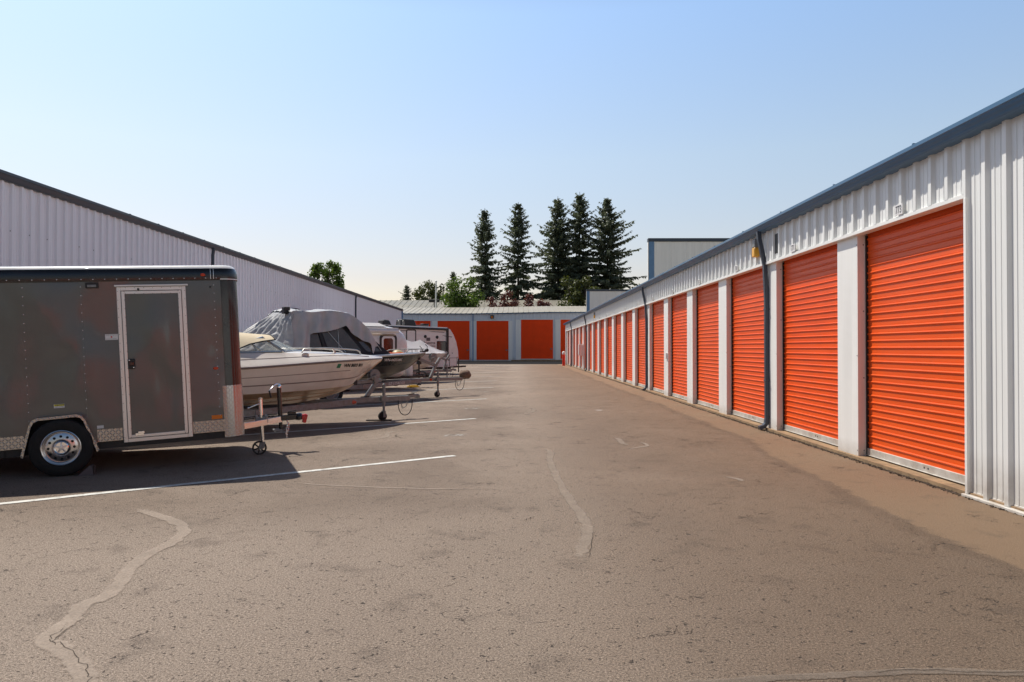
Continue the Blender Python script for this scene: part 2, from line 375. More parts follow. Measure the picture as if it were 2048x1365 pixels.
# asphalt: aggregate speckle, pits, hairline cracks, worn patches, tan dust toward the right-hand doors
def asphalt():
    m, nt, b = new_mat('weathered_asphalt')
    g = nd(nt, 'ShaderNodeNewGeometry'); P = g.outputs['Position']
    sp = nd(nt, 'ShaderNodeSeparateXYZ'); nt.links.new(P, sp.inputs[0])
    big = noise_node(nt, .33, 6, .6, 'World', .4); mid = noise_node(nt, 2.3, 5, .65, 'World', .3)
    fine = noise_node(nt, 80, 4, .75, 'World'); grit = noise_node(nt, 190, 2, .6, 'World')
    base = ramp(nt, big.outputs['Fac'], [(.28, (.195,.150,.118)), (.5, (.275,.215,.171)), (.72, (.370,.296,.240))]).outputs['Color']
    # lane drive track lighter, dust to the right
    wob = math_n(nt, 'MULTIPLY', math_n(nt, 'SUBTRACT', big.outputs['Fac'], .5), 2.2)
    xx = math_n(nt, 'ADD', sp.outputs['X'], wob)
    dust = nd(nt, 'ShaderNodeMapRange', interpolation_type='SMOOTHSTEP'); nt.links.new(xx, dust.inputs['Value'])
    dust.inputs['From Min'].default_value = -1.2; dust.inputs['From Max'].default_value = 4.2
    df = math_n(nt, 'MULTIPLY', dust.outputs[0], math_n(nt, 'ADD', .45, math_n(nt, 'MULTIPLY', mid.outputs['Fac'], .6)))
    base = mixc(nt, df, base, (.195,.123,.073))
    lf = nd(nt, 'ShaderNodeMapRange', interpolation_type='SMOOTHSTEP'); nt.links.new(xx, lf.inputs['Value'])
    for k_, v_ in (('From Min', 1.0), ('From Max', -2.6), ('To Min', 0.0), ('To Max', 1.0)): lf.inputs[k_].default_value = v_
    ly = nd(nt, 'ShaderNodeMapRange', interpolation_type='SMOOTHSTEP'); nt.links.new(math_n(nt, 'ADD', sp.outputs['Y'], wob), ly.inputs['Value'])
    for k_, v_ in (('From Min', 7.4), ('From Max', 5.0), ('To Min', 0.0), ('To Max', 1.0)): ly.inputs[k_].default_value = v_
    base = mixc(nt, math_n(nt, 'MULTIPLY', math_n(nt, 'MULTIPLY', lf.outputs[0], ly.outputs[0]), .66), base, (.47,.385,.32))
    nr = nd(nt, 'ShaderNodeMapRange', interpolation_type='SMOOTHSTEP'); nt.links.new(math_n(nt, 'ADD', math_n(nt, 'SUBTRACT', sp.outputs['X'], math_n(nt, 'MULTIPLY', sp.outputs['Y'], .55)), wob), nr.inputs['Value'])
    for k_, v_ in (('From Min', -2.2), ('From Max', 1.2), ('To Min', 0.0), ('To Max', 1.0)): nr.inputs[k_].default_value = v_
    base = mixc(nt, math_n(nt, 'MULTIPLY', nr.outputs[0], .50), base, (.150,.112,.084))
    tr = nd(nt, 'ShaderNodeMapRange', interpolation_type='SMOOTHSTEP'); nt.links.new(math_n(nt, 'ABSOLUTE', math_n(nt, 'SUBTRACT', xx, .1)), tr.inputs['Value'])
    tr.inputs['From Min'].default_value = 1.2; tr.inputs['From Max'].default_value = 0.0
    base = mixc(nt, math_n(nt, 'MULTIPLY', tr.outputs[0], .30), base, (.40,.33,.27))
    wob2 = math_n(nt, 'MULTIPLY', math_n(nt, 'SUBTRACT', mid.outputs['Fac'], .5), .5)
    wob3 = math_n(nt, 'MULTIPLY', math_n(nt, 'SUBTRACT', big.outputs['Fac'], .5), .9)
    lx = math_n(nt, 'ADD', math_n(nt, 'ADD', math_n(nt, 'SUBTRACT', sp.outputs['X'], math_n(nt, 'MULTIPLY', math_n(nt, 'MINIMUM', sp.outputs['Y'], 12.0), .075)), wob2), wob3)
    mr = nd(nt, 'ShaderNodeMapRange', interpolation_type='SMOOTHSTEP'); nt.links.new(lx, mr.inputs['Value']); mr.inputs['From Min'].default_value = 2.90; mr.inputs['From Max'].default_value = 2.98
    smo = mr.outputs[0]
    ed = nd(nt, 'ShaderNodeMapRange', interpolation_type='SMOOTHSTEP'); nt.links.new(math_n(nt, 'ABSOLUTE', math_n(nt, 'SUBTRACT', lx, 2.84)), ed.inputs['Value']); ed.inputs['From Min'].default_value = .16; ed.inputs['From Max'].default_value = .0
    base = mixc(nt, math_n(nt, 'MULTIPLY', smo, .75), base, (.265,.178,.112))
    base = mixc(nt, math_n(nt, 'MULTIPLY', ed.outputs[0], math_n(nt, 'MULTIPLY', mid.outputs['Fac'], .55)), base, (.10,.068,.045))
    rough_ = math_n(nt, 'SUBTRACT', 1.0, math_n(nt, 'MULTIPLY', smo, .8))
    # dark stains
    st = ramp(nt, mid.outputs['Fac'], [(.56, 0.0), (.74, 1.0)]).outputs['Color']
    base = mixc(nt, math_n(nt, 'MULTIPLY', st, .50), base, (.085,.068,.058))
    # aggregate: light stones and dark pits
    fs = ramp(nt, fine.outputs['Fac'], [(.34, .32), (.45, .86), (.54, 1.04), (.68, 1.75)]).outputs['Color']
    base = mixc(nt, math_n(nt, 'MULTIPLY', rough_, 1.0), base, fs, 'MULTIPLY')
    gs = ramp(nt, grit.outputs['Fac'], [(.28, .35), (.5, 1.0), (.75, 1.9)]).outputs['Color']
    base = mixc(nt, .8, base, gs, 'MULTIPLY')
    vo = noise_node(nt, 34, 2, .5, 'World', .8)
    pk = noise_node(nt, 9, 3, .6, 'World')
    pit = math_n(nt, 'MULTIPLY', ramp(nt, vo.outputs['Fac'], [(.31, 1.0), (.375, 0.0)]).outputs['Color'], ramp(nt, pk.outputs['Fac'], [(.42, 0.0), (.56, 1.0)]).outputs['Color'])
    pit = math_n(nt, 'MULTIPLY', pit, rough_)
    base = mixc(nt, math_n(nt, 'MULTIPLY', pit, .85), base, (.045,.038,.034))
    # hairline cracks
    wv = nd(nt, 'ShaderNodeVectorMath', operation='ADD'); wn = noise_node(nt, 1.5, 5, .65, 'World')
    sc = nd(nt, 'ShaderNodeVectorMath', operation='SCALE'); sc.inputs['Scale'].default_value = 1.2
    nt.links.new(wn.outputs['Color'], sc.inputs[0]); nt.links.new(P, wv.inputs[0]); nt.links.new(sc.outputs[0], wv.inputs[1])
    vc = nd(nt, 'ShaderNodeTexVoronoi', feature='DISTANCE_TO_EDGE', i_Scale=.55); nt.links.new(wv.outputs[0], vc.inputs['Vector'])
    ck = math_n(nt, 'MULTIPLY', ramp(nt, vc.outputs['Distance'], [(.0, 1.0), (.0045, 0.0)]).outputs['Color'], ramp(nt, mid.outputs['Fac'], [(.50, 0.0), (.60, 1.0)]).outputs['Color'])
    base = mixc(nt, math_n(nt, 'MULTIPLY', ck, .75), base, (.04,.034,.03))
    nt.links.new(base, b.inputs['Base Color'])
    b.inputs['Roughness'].default_value = .88; b.inputs['Specular IOR Level'].default_value = .3
    hsum = math_n(nt, 'ADD', math_n(nt, 'MULTIPLY', fine.outputs['Fac'], .7), math_n(nt, 'MULTIPLY', grit.outputs['Fac'], .4))
    hsum = math_n(nt, 'SUBTRACT', hsum, math_n(nt, 'ADD', math_n(nt, 'MULTIPLY', pit, .5), math_n(nt, 'MULTIPLY', ck, .8)))
    bn = nd(nt, 'ShaderNodeBump', i_Strength=1.0, i_Distance=.022)
    nt.links.new(hsum, bn.inputs['Height']); nt.links.new(bn.outputs['Normal'], b.inputs['Normal'])
    return m
M['asphalt'] = asphalt()
M['seal'] = pm('sandy_crack_filler', (.285,.230,.187), .85, 0, .12, 5, .25, 70, dirt=(.15,.12,.10,.7), ds=10, coord='World')
M['seal2'] = pm('faded_crack_filler', (.275,.221,.180), .85, 0, .14, 5, .3, 70, dirt=(.13,.105,.09,.7), ds=10, coord='World')
M['crack'] = pm('open_crack', (.035,.03,.027), .95)
M['concrete'] = pm('stained_concrete', (.31,.205,.115), .85, 0, .25, 4, .3, 60, dirt=(.09,.06,.035,.7), ds=7, coord='World')
M['crumb'] = pm('broken_asphalt_edge', (.07,.05,.036), .95, 0, .4, 20, .6, 60, coord='World')

M['darkasphalt'] = pm('near_black_asphalt', (.030,.030,.032), .9, 0, .25, 2, .3, 40, coord='World', spec=0)
M['polished'] = pm('polished_aluminium', (.88,.87,.86), .16, 1.0, .04, 3, rv=.04)
M['bar'] = pm('pale_zinc_bar', (.55,.53,.49), .5, .15, .15, 6, .05, 60, dirt=(.30,.22,.14,.5), ds=5)
M['doorfar'] = pm('red_orange_door_paint', (.96,.070,.006), .5, 0, .08, 1.2, spec=.2)
M['seal3'] = pm('grey_crack_filler', (.225,.180,.148), .85, 0, .14, 5, .3, 70, dirt=(.13,.105,.09,.7), ds=10, coord='World')

def worn(name, c, amax=.85, scale=16, lo=.22, hi=.52):
    m, nt, b = new_mat(name)
    n = noise_node(nt, scale, 5, .7, 'World'); f = noise_node(nt, 70, 3, .7, 'World'); k = noise_node(nt, 5, 4, .6, 'World')
    col_ = ramp(nt, k.outputs['Fac'], [(.3, [x*.86 for x in c]), (.7, [min(1, x*1.10) for x in c])]).outputs['Color']
    col_ = mixc(nt, 1.0, col_, ramp(nt, f.outputs['Fac'], [(.30, .70), (.5, 1.0), (.72, 1.22)]).outputs['Color'], 'MULTIPLY')
    nt.links.new(col_, b.inputs['Base Color']); b.inputs['Roughness'].default_value = .9; b.inputs['Specular IOR Level'].default_value = .2
    at = nd(nt, 'ShaderNodeAttribute', attribute_name='fade')
    v = math_n(nt, 'ADD', at.outputs['Fac'], math_n(nt, 'MULTIPLY', math_n(nt, 'SUBTRACT', n.outputs['Fac'], .5), 1.5))
    r = nd(nt, 'ShaderNodeMapRange', interpolation_type='SMOOTHSTEP'); nt.links.new(v, r.inputs['Value'])
    r.inputs['From Min'].default_value = lo; r.inputs['From Max'].default_value = hi; r.inputs['To Max'].default_value = amax
    nt.links.new(r.outputs[0], b.inputs['Alpha'])
    bn = nd(nt, 'ShaderNodeBump', i_Strength=.4, i_Distance=.01); nt.links.new(f.outputs['Fac'], bn.inputs['Height']); nt.links.new(bn.outputs['Normal'], b.inputs['Normal'])
    return m
M['seal'] = worn('sandy_crack_filler', (.335,.276,.228), .60, 13, .26, .75)
M['seal2'] = worn('faded_crack_filler', (.36,.298,.248), .65)
M['seal3'] = worn('grey_crack_filler', (.215,.175,.145), .6)
M['crack'] = worn('open_crack', (.06,.048,.040), .75, 30, .3, .6)
M['roofwhite_glint'] = pm('white_roof_with_glint', (.80,.80,.80), .3, 0, .05, 3, coat=.3)
M['rim'] = pm('steel_rim', (.55,.55,.57), .16, 1.0, .08, 6, rv=.05)
M['sealpale'] = worn('pale_crack_filler', (.415,.345,.290), .66, 13, .24, .68)
# ------------------------------------------------------------------ ground and its markings
g = MB(); g.quad((-500,-300,0),(500,-300,0),(500,900,0),(-500,900,0))
struct(g.build('asphalt_ground', M['asphalt']))
DX, DY = sin(radians(52.5)), cos(radians(52.5))          # direction of the angled stalls
def ribbon(name, pts, w, mt, z, taper=True, jit=.02, seed=1, m2=None):
    rnd = random.Random(seed); P = []
    for i in range(len(pts) - 1):
        for k in range(6):
            t = k / 6; p0 = pts[max(i-1,0)]; p1 = pts[i]; p2 = pts[i+1]; p3 = pts[min(i+2, len(pts)-1)]
            P.append(tuple(.5*((2*p1[a]) + (-p0[a]+p2[a])*t + (2*p0[a]-5*p1[a]+4*p2[a]-p3[a])*t*t + (-p0[a]+3*p1[a]-3*p2[a]+p3[a])*t**3) for a in (0,1)))
    P.append(pts[-1]); n = len(P); rows = []; fade = []
    for i, p in enumerate(P):
        a = V(P[max(i-1,0)]); c = V(P[min(i+1,n-1)]); d = (c - a).normalized(); nn = V((-d.y, d.x))
        e = min(1, min(i, n-1-i)/5) if taper else 1
        wl = w*.62*(1 + rnd.uniform(-.15,.15)); wr = w*.62*(1 + rnd.uniform(-.15,.15))
        q = V(p) + V((rnd.uniform(-jit,jit), rnd.uniform(-jit,jit)))*.35
        rows.append([(q.x + nn.x*k, q.y + nn.y*k, z) for k in (wl, wl*.55, 0, -wr*.55, -wr)]); fade += [0, .75*e, e, .75*e, 0]
    m = MB(); m.loft(rows, closed=False)
    o = m._build(name, mt, clean=False); at = o.data.attributes.new('fade', 'FLOAT', 'POINT'); at.data.foreach_set('value', fade)
    return struct(o)
A = [(-3.57,6.78),(-3.31,6.57),(-2.98,6.3),(-2.74,5.99),(-2.65,5.65),(-2.67,5.29),(-2.63,4.97),(-2.53,4.62),(-2.47,4.39),(-2.52,4.22),(-2.45,4.01),(-2.42,3.74),(-2.32,3.66),(-2.12,3.49),(-2.0,3.36),(-1.91,3.21),(-1.78,3.01),(-1.7,2.8)]
Bc = [(.39,10.77),(.5,10.56),(.46,9.75),(.47,8.95),(.49,8.12),(.54,7.18),(.59,6.53),(.59,6.02),(.5,5.46),(.45,5.02)]
ribbon('crack_seal', A, .115, M['sealpale'], .0042, seed=3)
ribbon('crack_seal', Bc, .11, M['seal'], .0042, seed=4)
ribbon('crack_seal', [(1.64,12.43),(1.7,11.89),(1.69,11.45),(1.77,11.1)], .11, M['seal'], .0042, seed=5)
ribbon('crack_seal', [(1.63,10.77),(1.85,10.98),(2.02,11.15),(2.03,11.45),(1.96,11.57)], .06, M['seal2'], .0042, seed=6)
ribbon('crack_seal', [(-2.49,8.09),(-2.09,7.94),(-1.52,7.82),(-.97,7.74),(-.08,7.69)], .05, M['seal2'], .0042, seed=7)
ribbon('crack_seal', [(.34,18.43),(.45,17.68),(.37,16.99),(.22,16.6),(.41,16.11)], .13, M['seal'], .0042, seed=8)
ribbon('crack_seal', [(2.41,8.53),(2.55,8.33),(2.55,8.15)], .07, M['seal2'], .0042, seed=9)
ribbon('crack_seal', [(.5,3.2),(.9,3.27),(1.5,3.35),(1.85,3.38),(2.4,3.37),(3.3,3.33)], .06, M['seal3'], .0042, seed=15)
ribbon('crack_seal', [(-2.6,11.6),(-2.2,12.2),(-2.25,12.9),(-1.9,13.3)], .09, M['seal2'], .0042, seed=10)
rc = random.Random(11)
def crack(pts, w, seed):
    ribbon('open_crack', pts, w, M['crack'], .0064, jit=.035, seed=seed)
crack([(x+.02+rc.uniform(-.02,.02), y) for x, y in A[10:]], .005, 21)
crack([(x+.045, y-.02) for x, y in A[10:13]], .005, 22)
crack([(x+.062, y) for x, y in Bc[7:]], .005, 23)
crack([(-2.72,3.62),(-2.6,3.5),(-2.62,3.36)], .012, 24)
crack([(.02,6.28),(.12,6.38),(.17,6.5)], .014, 25)
crack([(1.55,3.36),(1.85,3.395),(2.2,3.375),(2.7,3.37)], .006, 27)
crack([(-1.75,11.9),(-2.0,12.25),(-2.1,12.7)], .02, 26)
# stall lines: angled, each ending at the drive aisle
def line(x, y, L, w, d=(DX, DY)):
    m = MB(); dd = V((d[0], d[1], 0)); nn = V((dd.y, -dd.x, 0)); N = 26; rr = random.Random(int(y*10))
    Ls, Rs = [], []
    for i in range(N + 1):
        p = V((x, y, .005)) - dd*(L*i/N)
        Ls.append(p + nn*(w/2 + rr.uniform(-.004,.004))); Rs.append(p - nn*(w/2 + rr.uniform(-.004,.004)))
    m.loft([Ls, Rs], closed=False)
    return struct(m.build('parking_line', M['paint']))
for y in (10.12, 15.45, 21.5, 27.8, 33.4, 39.0, 45.6, 53.4, 60.5): line(-.85, y, 12.4, .105)
# worn stencil marks at the head of the stalls, no longer readable
for (x, y) in ((-1.03,12.5),(-1.07,18.05),(-1.08,24.9),(-1.1,30.6)):
    m = MB(); rr = random.Random(int(y))
    for k in range(3):
        u0 = (k - 1)*.13
        for (a, c, e, f) in ((-.045,.045,.10,.14),(-.045,.045,-.14,-.10),(-.045,-.012,-.10,.10) if k != 1 else (.012,.045,-.10,.10)):
            pts = []
            for (u, w) in ((a,e),(c,e),(c,f),(a,f)):
                uu = u0 + u + rr.uniform(-.01,.01); ww = w + rr.uniform(-.02,.02)
                pts.append((x + uu*.95 + ww*.2, y + uu*.30 + ww*.9, .0052))
            m.poly(pts)
    struct(m.build('stencil_mark', M['paintold']))
m = MB(); m.lathe([(0,.0052),(.09,.0052)], (2.02,17.54,0), (0,0,1), 14); struct(m.build('paint_spot', M['paintold']))

# scattered litter and grit by the doors: one heap of crumbs nobody could count
m = MB(); rr = random.Random(5)
for i in range(2600):
    y = rr.uniform(4, 40) if rr.random() < .7 else rr.uniform(4, 16)
    x = 4.545 + rr.gauss(0, .028); s = rr.uniform(.003, .009)
    m.obox((x, y, .004 + s*.3), (s*2, s*rr.uniform(1.2,2.6), s), Matrix.Rotation(rr.uniform(0, 3), 3, 'Z') @ Matrix.Rotation(rr.uniform(-.6,.6), 3, 'X'))
o = m.build('broken_asphalt_grit', M['crumb']); tag(o, 'dark broken asphalt grit along the foot of the orange door row', 'grit', kind='stuff')
m = MB(); cx = []
L1, R1 = [], []
for i in range(900):
    y = -3 + i*.077
    L1.append((4.525 + .03*mnoise.noise(V((y*1.7,0,0))) + .02*mnoise.noise(V((y*6,3,0))), y, .0046)); R1.append((4.605, y, .0046))
m.loft([L1, R1], closed=False); struct(m.build('asphalt_edge', M['crumb']))
m = MB(); m.box(4.575, 5.4, -40, 66.5, -.1, .045)
struct(m.build('concrete_sill', M['concrete']))

# ------------------------------------------------------------------ corrugated sheet helpers
PROF = [(0,0),(.03,0),(.036,.006),(.050,.006),(.056,0),(.105,0),(.124,.040),(.180,.040),(.199,0),(.250,0),(.256,.006),(.270,.006),(.276,0)]
PITCH = .305
def sheet(mb, o, u, L, z0, z1, out, m=0, pitch=PITCH, prof=PROF, sc=1.0, d0=0.0):
    """ribbed wall: starts at o, runs along u for L, from z0 to z1 (number or function of distance)"""
    o = V(o); u = V(u); out = V(out); lo, hi = [], []; k = 0; done = False
    while not done:
        for a, h in prof:
            d = k*pitch + a*pitch/PITCH
            if d < d0: d = d0
            if d > L: d = L; done = True
            p = o + u*d + out*(h*sc)
            lo.append((p.x, p.y, z0)); hi.append((p.x, p.y, z1(d) if callable(z1) else z1))
            if done: break
        k += 1
    mb.loft([lo, hi], closed=False, m=m)
def profile_run(mb, poly, y0, y1, m=0, axis='Y', caps=True):
    """extrude an (x,z) outline along Y"""
    mb.loft([[(x, y0, z) for x, z in poly], [(x, y1, z) for x, z in poly]], True, (caps, caps), m)

# ------------------------------------------------------------------ the row of orange doors on the right
row = thing('storage_building', 'long white metal storage building with a row of orange roll-up doors and blue gutter', 'building', (4.6, 30, 0))
RO = V((4.6, 30, 0))
def rel(mb):                                                       # world coordinates -> the row's own frame
    mb.v = [(x - RO.x, y - RO.y, z - RO.z) for x, y, z in mb.v]; return mb
XP, XW, XD = 4.63, 4.60, 4.765
Y0, PITCHD, PW = 9.83, 3.05, .61
NP = 19
m = MB(); sheet(m, (XW, 66.4, 0), (0,-1,0), 106.4, 3.07, 3.70, (-1,0,0)); rel(m).build('header_cladding', M['clad'], row)
m = MB(); sheet(m, (XW, 66.4, 0), (0,-1,0), 69.4, .03, 3.07, (-1,0,0), d0=59.015); rel(m).build('wall_cladding', M['clad'], row)
m = MB(); m.box(4.525, 4.61, -3.0, 7.40, .0, .028); m.box(4.595, 4.607, -3.0, 7.40, .028, .06); rel(m).build('base_flashing', M['trim_white'], row, .003)
m = MB(); m.box(4.562, 4.70, 7.372, 66.4, 3.025, 3.072); m.box(4.562, 4.70, -40, -3.0, 3.025, 3.072); rel(m).build('header_trim', M['trim_white'], row, .003)
m = MB(); m.box(4.555, 4.80, 7.345, 7.387, .03, 3.024); rel(m).build('door_jamb', M['trim_white'], row, .003)
gp = [(4.62,3.625),(4.455,3.625),(4.437,3.638),(4.430,3.655),(4.405,3.675),(4.395,3.697),(4.380,3.705),(4.380,3.745),(4.392,3.748),(4.40,3.73),(4.56,3.75),(4.62,3.79)]
m = MB(); profile_run(m, gp, -40, 66.75)
for i in range(36): y = -6 + i*2.0; m.box(4.38, 4.43, y-.012, y+.012, 3.747, 3.76)
rel(m).build('gutter', M['blue'], row)
m = MB()
m.loft([[(4.55, y, 3.775), (19.9, y, 4.22)] for y in (-40, 66.6)], closed=False)
rel(m).build('roof', M['roofmet'], row)
m = MB(); sheet(m, (4.62, 66.45, 0), (1,0,0), 15.3, 0, 3.79, (0,1,0)); m.quad((19.9,-40,0),(19.9,66.4,0),(19.9,66.4,4.2),(19.9,-40,4.2)); m.quad((4.62,-40,0),(19.9,-40,0),(19.9,-40,4.2),(4.62,-40,3.79)); rel(m).build('end_wall', M['clad'], row)
m = MB(); m.box(4.575, 4.66, 66.36, 66.47, .03, 3.6); rel(m).build('corner_trim', M['ltblue'], row, .004)
m = MB(); sheet(m, (XW, 66.36, 0), (0,-1,0), 1.05, .03, 3.02, (-1,0,0)); rel(m).build('wall_cladding', M['clad'], row)
m = MB(); m.quad((5.0,-39.9,.05),(5.0,66.3,.05),(5.0,66.3,3.6),(5.0,-39.9,3.6)); rel(m).build('inner_partition', M['darkhole'], row)
# pillars: folded sheet, slightly buckled
def pillar_mesh(seed, crease):
    mb = MB(); N = 14; pr = random.Random(seed); cols = [(0, .135), (0, .0), (.2, 0), (.42, 0), (PW, 0), (PW, .135)]
    rings = []
    for i in range(N + 1):
        z = -.0 + 3.03*i/N; ring = []
        for j, (y, x) in enumerate(cols):
            dx = 0
            if j in (2, 3):
                dx = .006*mnoise.noise(V((seed*3.1 + j*2.3, z*1.1, 0)))
                if crease: dx += (.016 if j == 2 else -.004)*max(0, 1 - abs(z - 1.3)/1.4)
            ring.append((x + dx, y, z))
        rings.append(ring)
    mb.loft(rings, closed=False)
    for z in (.12, 1.1, 2.0, 2.9): mb.lathe([(0,-.004),(.008,-.003),(.01,0)], (.08, 0, z), (0,1,0), 8, m=1)
    for z in (.12, 1.4, 2.9): mb.lathe([(0,-.004),(.008,-.003),(.01,0)], (.0, .02, z), (1,0,0), 8, m=1)
    return mb
pil = [pillar_mesh(1, True).build('pillar', [M['trim_white'], M['galv']], row), pillar_mesh(2, False).build('pillar', [M['trim_white'], M['galv']], row), pillar_mesh(5, False).build('pillar', [M['trim_white'], M['galv']], row)]
def pdent(mb):
    mb.v = [(x + (.05*max(0, 1-abs(z-.75)/.7) if (.1 < y < .5) else 0), y, z) for x, y, z in mb.v]; return mb
dent = pdent(pillar_mesh(8, False)).build('pillar', [M['trim_white'], M['galv']], row)
for k in range(NP):
    loc = (XP - RO.x, Y0 + PITCHD*k - RO.y, 0)
    src = dent if k == 8 else pil[k] if k < 3 else pil[(k*7) % 3]
    if k < 3 or k == 8: src.location = loc
    else: copy_part(src, row, loc)
for j in range(10): copy_part(pil[1 + j % 2], row, (XP - RO.x, -3.61 - 3.05*j - RO.y, 0))
# roll-up door: ribbed curtain, bottom bar, latch
DW = PITCHD - PW
def curtain():
    mb = MB(); pit = .0915; N = int(2.95/pit); zs = []
    for k in range(N):
        z = .155 + k*pit
        zs += [(z, 0), (z+.056, .0), (z+.0585, .0045), (z+.063, .0100), (z+.069, .0135), (z+.075, .0130), (z+.082, .0080), (z+.087, .0005), (z+.0885, -.0035), (z+.090, -.0035)]
    zs.append((.155 + N*pit, 0))
    mb.loft([[(-h, 0, z) for z, h in zs], [(-h, DW, z) for z, h in zs]], closed=False)
    return mb
dr = curtain().build('roll_up_door', M['door'], row, smooth=radians(38))
mb = MB(); mb.box(-.022, .012, .01, DW-.01, .072, .155); mb.box(-.034, .012, .01, DW-.01, .060, .072)
mb2 = mb; bar_ = mb.build('bottom_bar', M['bar'], dr, .003)
for yy in (.98, 1.06): mb = MB(); mb.lathe([(0,.0),(.013,0)], (-.0235, yy, .115), (-1,0,0), 10); mb.build('bolt_hole', M['darkhole'], dr)
mb = MB(); mb.box(-.045,-.012,.06,.16,1.08,1.15); mb.box(-.058,-.045,.04,.18,1.105,1.125); mb.box(-.05,-.03,.02,.05,1.06,1.17)
latch = mb.build('latch', M['galv'], dr, .003)
mb = MB(); mb.box(-.03,.05,-.005,.02,.05,3.02)
mb.build('guide_rail', M['black'], dr)  # rail coloured black for the shade in the gap beside the curtain
mb = MB(); mb.box(-.03,.05,DW-.02,DW+.005,.05,3.02)
mb.build('guide_rail', M['black'], dr)
PLN = [str(773 - 2*k) for k in range(NP)]
def plate(num, y, parent):
    b = MB(); b.box(-.004, .004, -.085, .085, -.062, .062)
    p = b.build('number_plate', M['sticker'], parent, .002, loc=(4.555 - RO.x, y - RO.y, 3.145))
    text('door_number', num, .125, M['inkgrey'], p, frame3((-.0056, 0, -.002), (0,-1,0), (0,0,1)), bold=.002, sx=.72)
for k in range(NP):
    y = 7.39 if k == 0 else Y0 + PITCHD*(k-1) + PW
    loc = (XD - RO.x, y - RO.y, 0)
    if k == 0: dr.location = loc
    else: copy_part(dr, row, loc)
    plate(PLN[k], y + DW*.60 if k else 8.62, row)
for j in range(9): copy_part(dr, row, (XD - RO.x, -3.61 - 3.05*(j+1) + PW - RO.y, 0))
# downspouts
def spout(y, dy=0):
    mb = MB(); P = [(4.45,y,3.64),(4.462,y,3.50),(4.565,y+dy,3.02),(4.592,y+dy,2.4),(4.594,y+dy,.24),(4.58,y+dy,.13),(4.535,y+dy,.075),(4.45,y+dy,.045)]
    a, c = .036, .045; rings = []
    for i, p in enumerate(P):
        d = (V(P[min(i+1,len(P)-1)]) - V(P[max(i-1,0)])).normalized(); s = V((0,1,0)); t = d.cross(s).normalized()
        rings.append([V(p) + s*(c*su) + t*(a*tu) for su, tu in ((-1,-.8),(-.8,-1),(.8,-1),(1,-.8),(1,.8),(.8,1),(-.8,1),(-1,.8))])
    mb.loft(rings, True, (True, True))
    for z in (.9, 2.2): mb.box(4.553, 4.632, y+dy-.06, y+dy+.06, z, z+.025)
    rel(mb).build('downspout', M['dkblue'], row)
for y in (13.28, 25.45, 46.9, 59.0): spout(y)
m = MB(); m.box(4.588, 4.645, 13.02, 13.30, 3.03, 3.62); rel(m).build('splice_plate', M['clad'], row)
def wall_lamp(y):
    b = MB(); b.box(4.49, 4.60, y-.08, y+.08, 3.40, 3.56); o = rel(b).build('wall_lamp', M['galv'], row, .01)
    b = MB(); b.box(4.485, 4.59, y-.075, y+.075, 3.22, 3.398); rel(b).build('lamp_lens', M['yellowlens'], o, .015)
wall_lamp(13.70); wall_lamp(41.6)
b = MB(); b.box(4.60-.012, 4.66, 12.72, 12.86, 3.17, 3.52); rel(b).build('junction_box', M['black'], row, .01)
b = MB(); b.box(4.33, 4.632, 49.55, 50.0, 1.0, 1.78); b.cyl((4.57,49.75,.02),(4.57,49.75,1.0),.03,n=8); b.box(4.31,4.33,49.6,49.95,1.05,1.73); rel(b).build('electric_meter_box', M['white'], row, .02)
b = MB(); b.box(4.585, 4.632, 22.1, 22.24, 1.18, 1.36); rel(b).build('keypad_box', M['sticker'], row, .006)

# two tall blank end walls rising behind the row
for i, (y, lab) in enumerate(((41.5, 'nearer tall white panelled wall with blue edges rising above the orange door row'), (77.6, 'farther lower-looking white panelled wall with blue edges at the end of the orange row'))):
    w = thing('parapet_wall', lab, 'wall', (7.6, y, 0), group='tall white walls behind the right row')
    b = MB(); sheet(b, (.32, 0, 0), (1,0,0), 12.6, 0, 7.62, (0,-1,0), pitch=.9, prof=[(0,0),(.01,.10),(.022,.10),(.032,0)], sc=.25); b.quad((0,.3,0),(13,.3,0),(13,.3,7.6),(0,.3,7.6)); b.quad((.0,0,0),(.0,.3,0),(.0,.3,7.6),(.0,0,7.6)); b.build('wall_panel', M['clad'], w)
    b = MB(); b.box(.03, .33, -.035, .0, 0, 7.6); b.build('corner_trim', M['ltblue'], w)
    b = MB(); b.box(-.01, 13, -.06, .33, 7.6, 7.80); b.build('cap_trim', M['dkblue'], w, .01)

# ------------------------------------------------------------------ left building
lb = thing('warehouse', 'pale grey ribbed metal warehouse with dark eave filling the left behind the parked vehicles', 'building', (-10.8, 30, 0))
RO = V((-10.8, 30, 0)); XL = -10.8
m = MB(); sheet(m, (XL, -14, 0), (0,1,0), 82.7, 0, 5.1, (1,0,0), sc=1.25); rel(m).build('wall_cladding', M['clad_grey'], lb)
m = MB(); sheet(m, (XL, 68.7, 0), (-1,0,0), 20, 0, 5.1, (0,1,0)); m.quad((-30,-14,0),(-30,68.7,0),(-30,68.7,5.5),(-30,-14,5.5)); m.quad((-30,-14,0),(XL,-14,0),(XL,-14,5.1),(-30,-14,5.5)); rel(m).build('end_wall', M['clad_grey'], lb)
gp = [(-10.82,5.02),(-10.72,5.02),(-10.70,5.05),(-10.67,5.13),(-10.655,5.15),(-10.655,5.20),(-10.82,5.22)]
m = MB(); profile_run(m, gp, -14, 68.8)
for i in range(30): y = 20 + i*1.6; m.box(-10.70,-10.66, y-.03, y+.03, 5.203, 5.222)
rel(m).build('eave_trim', M['dkblue'], lb)
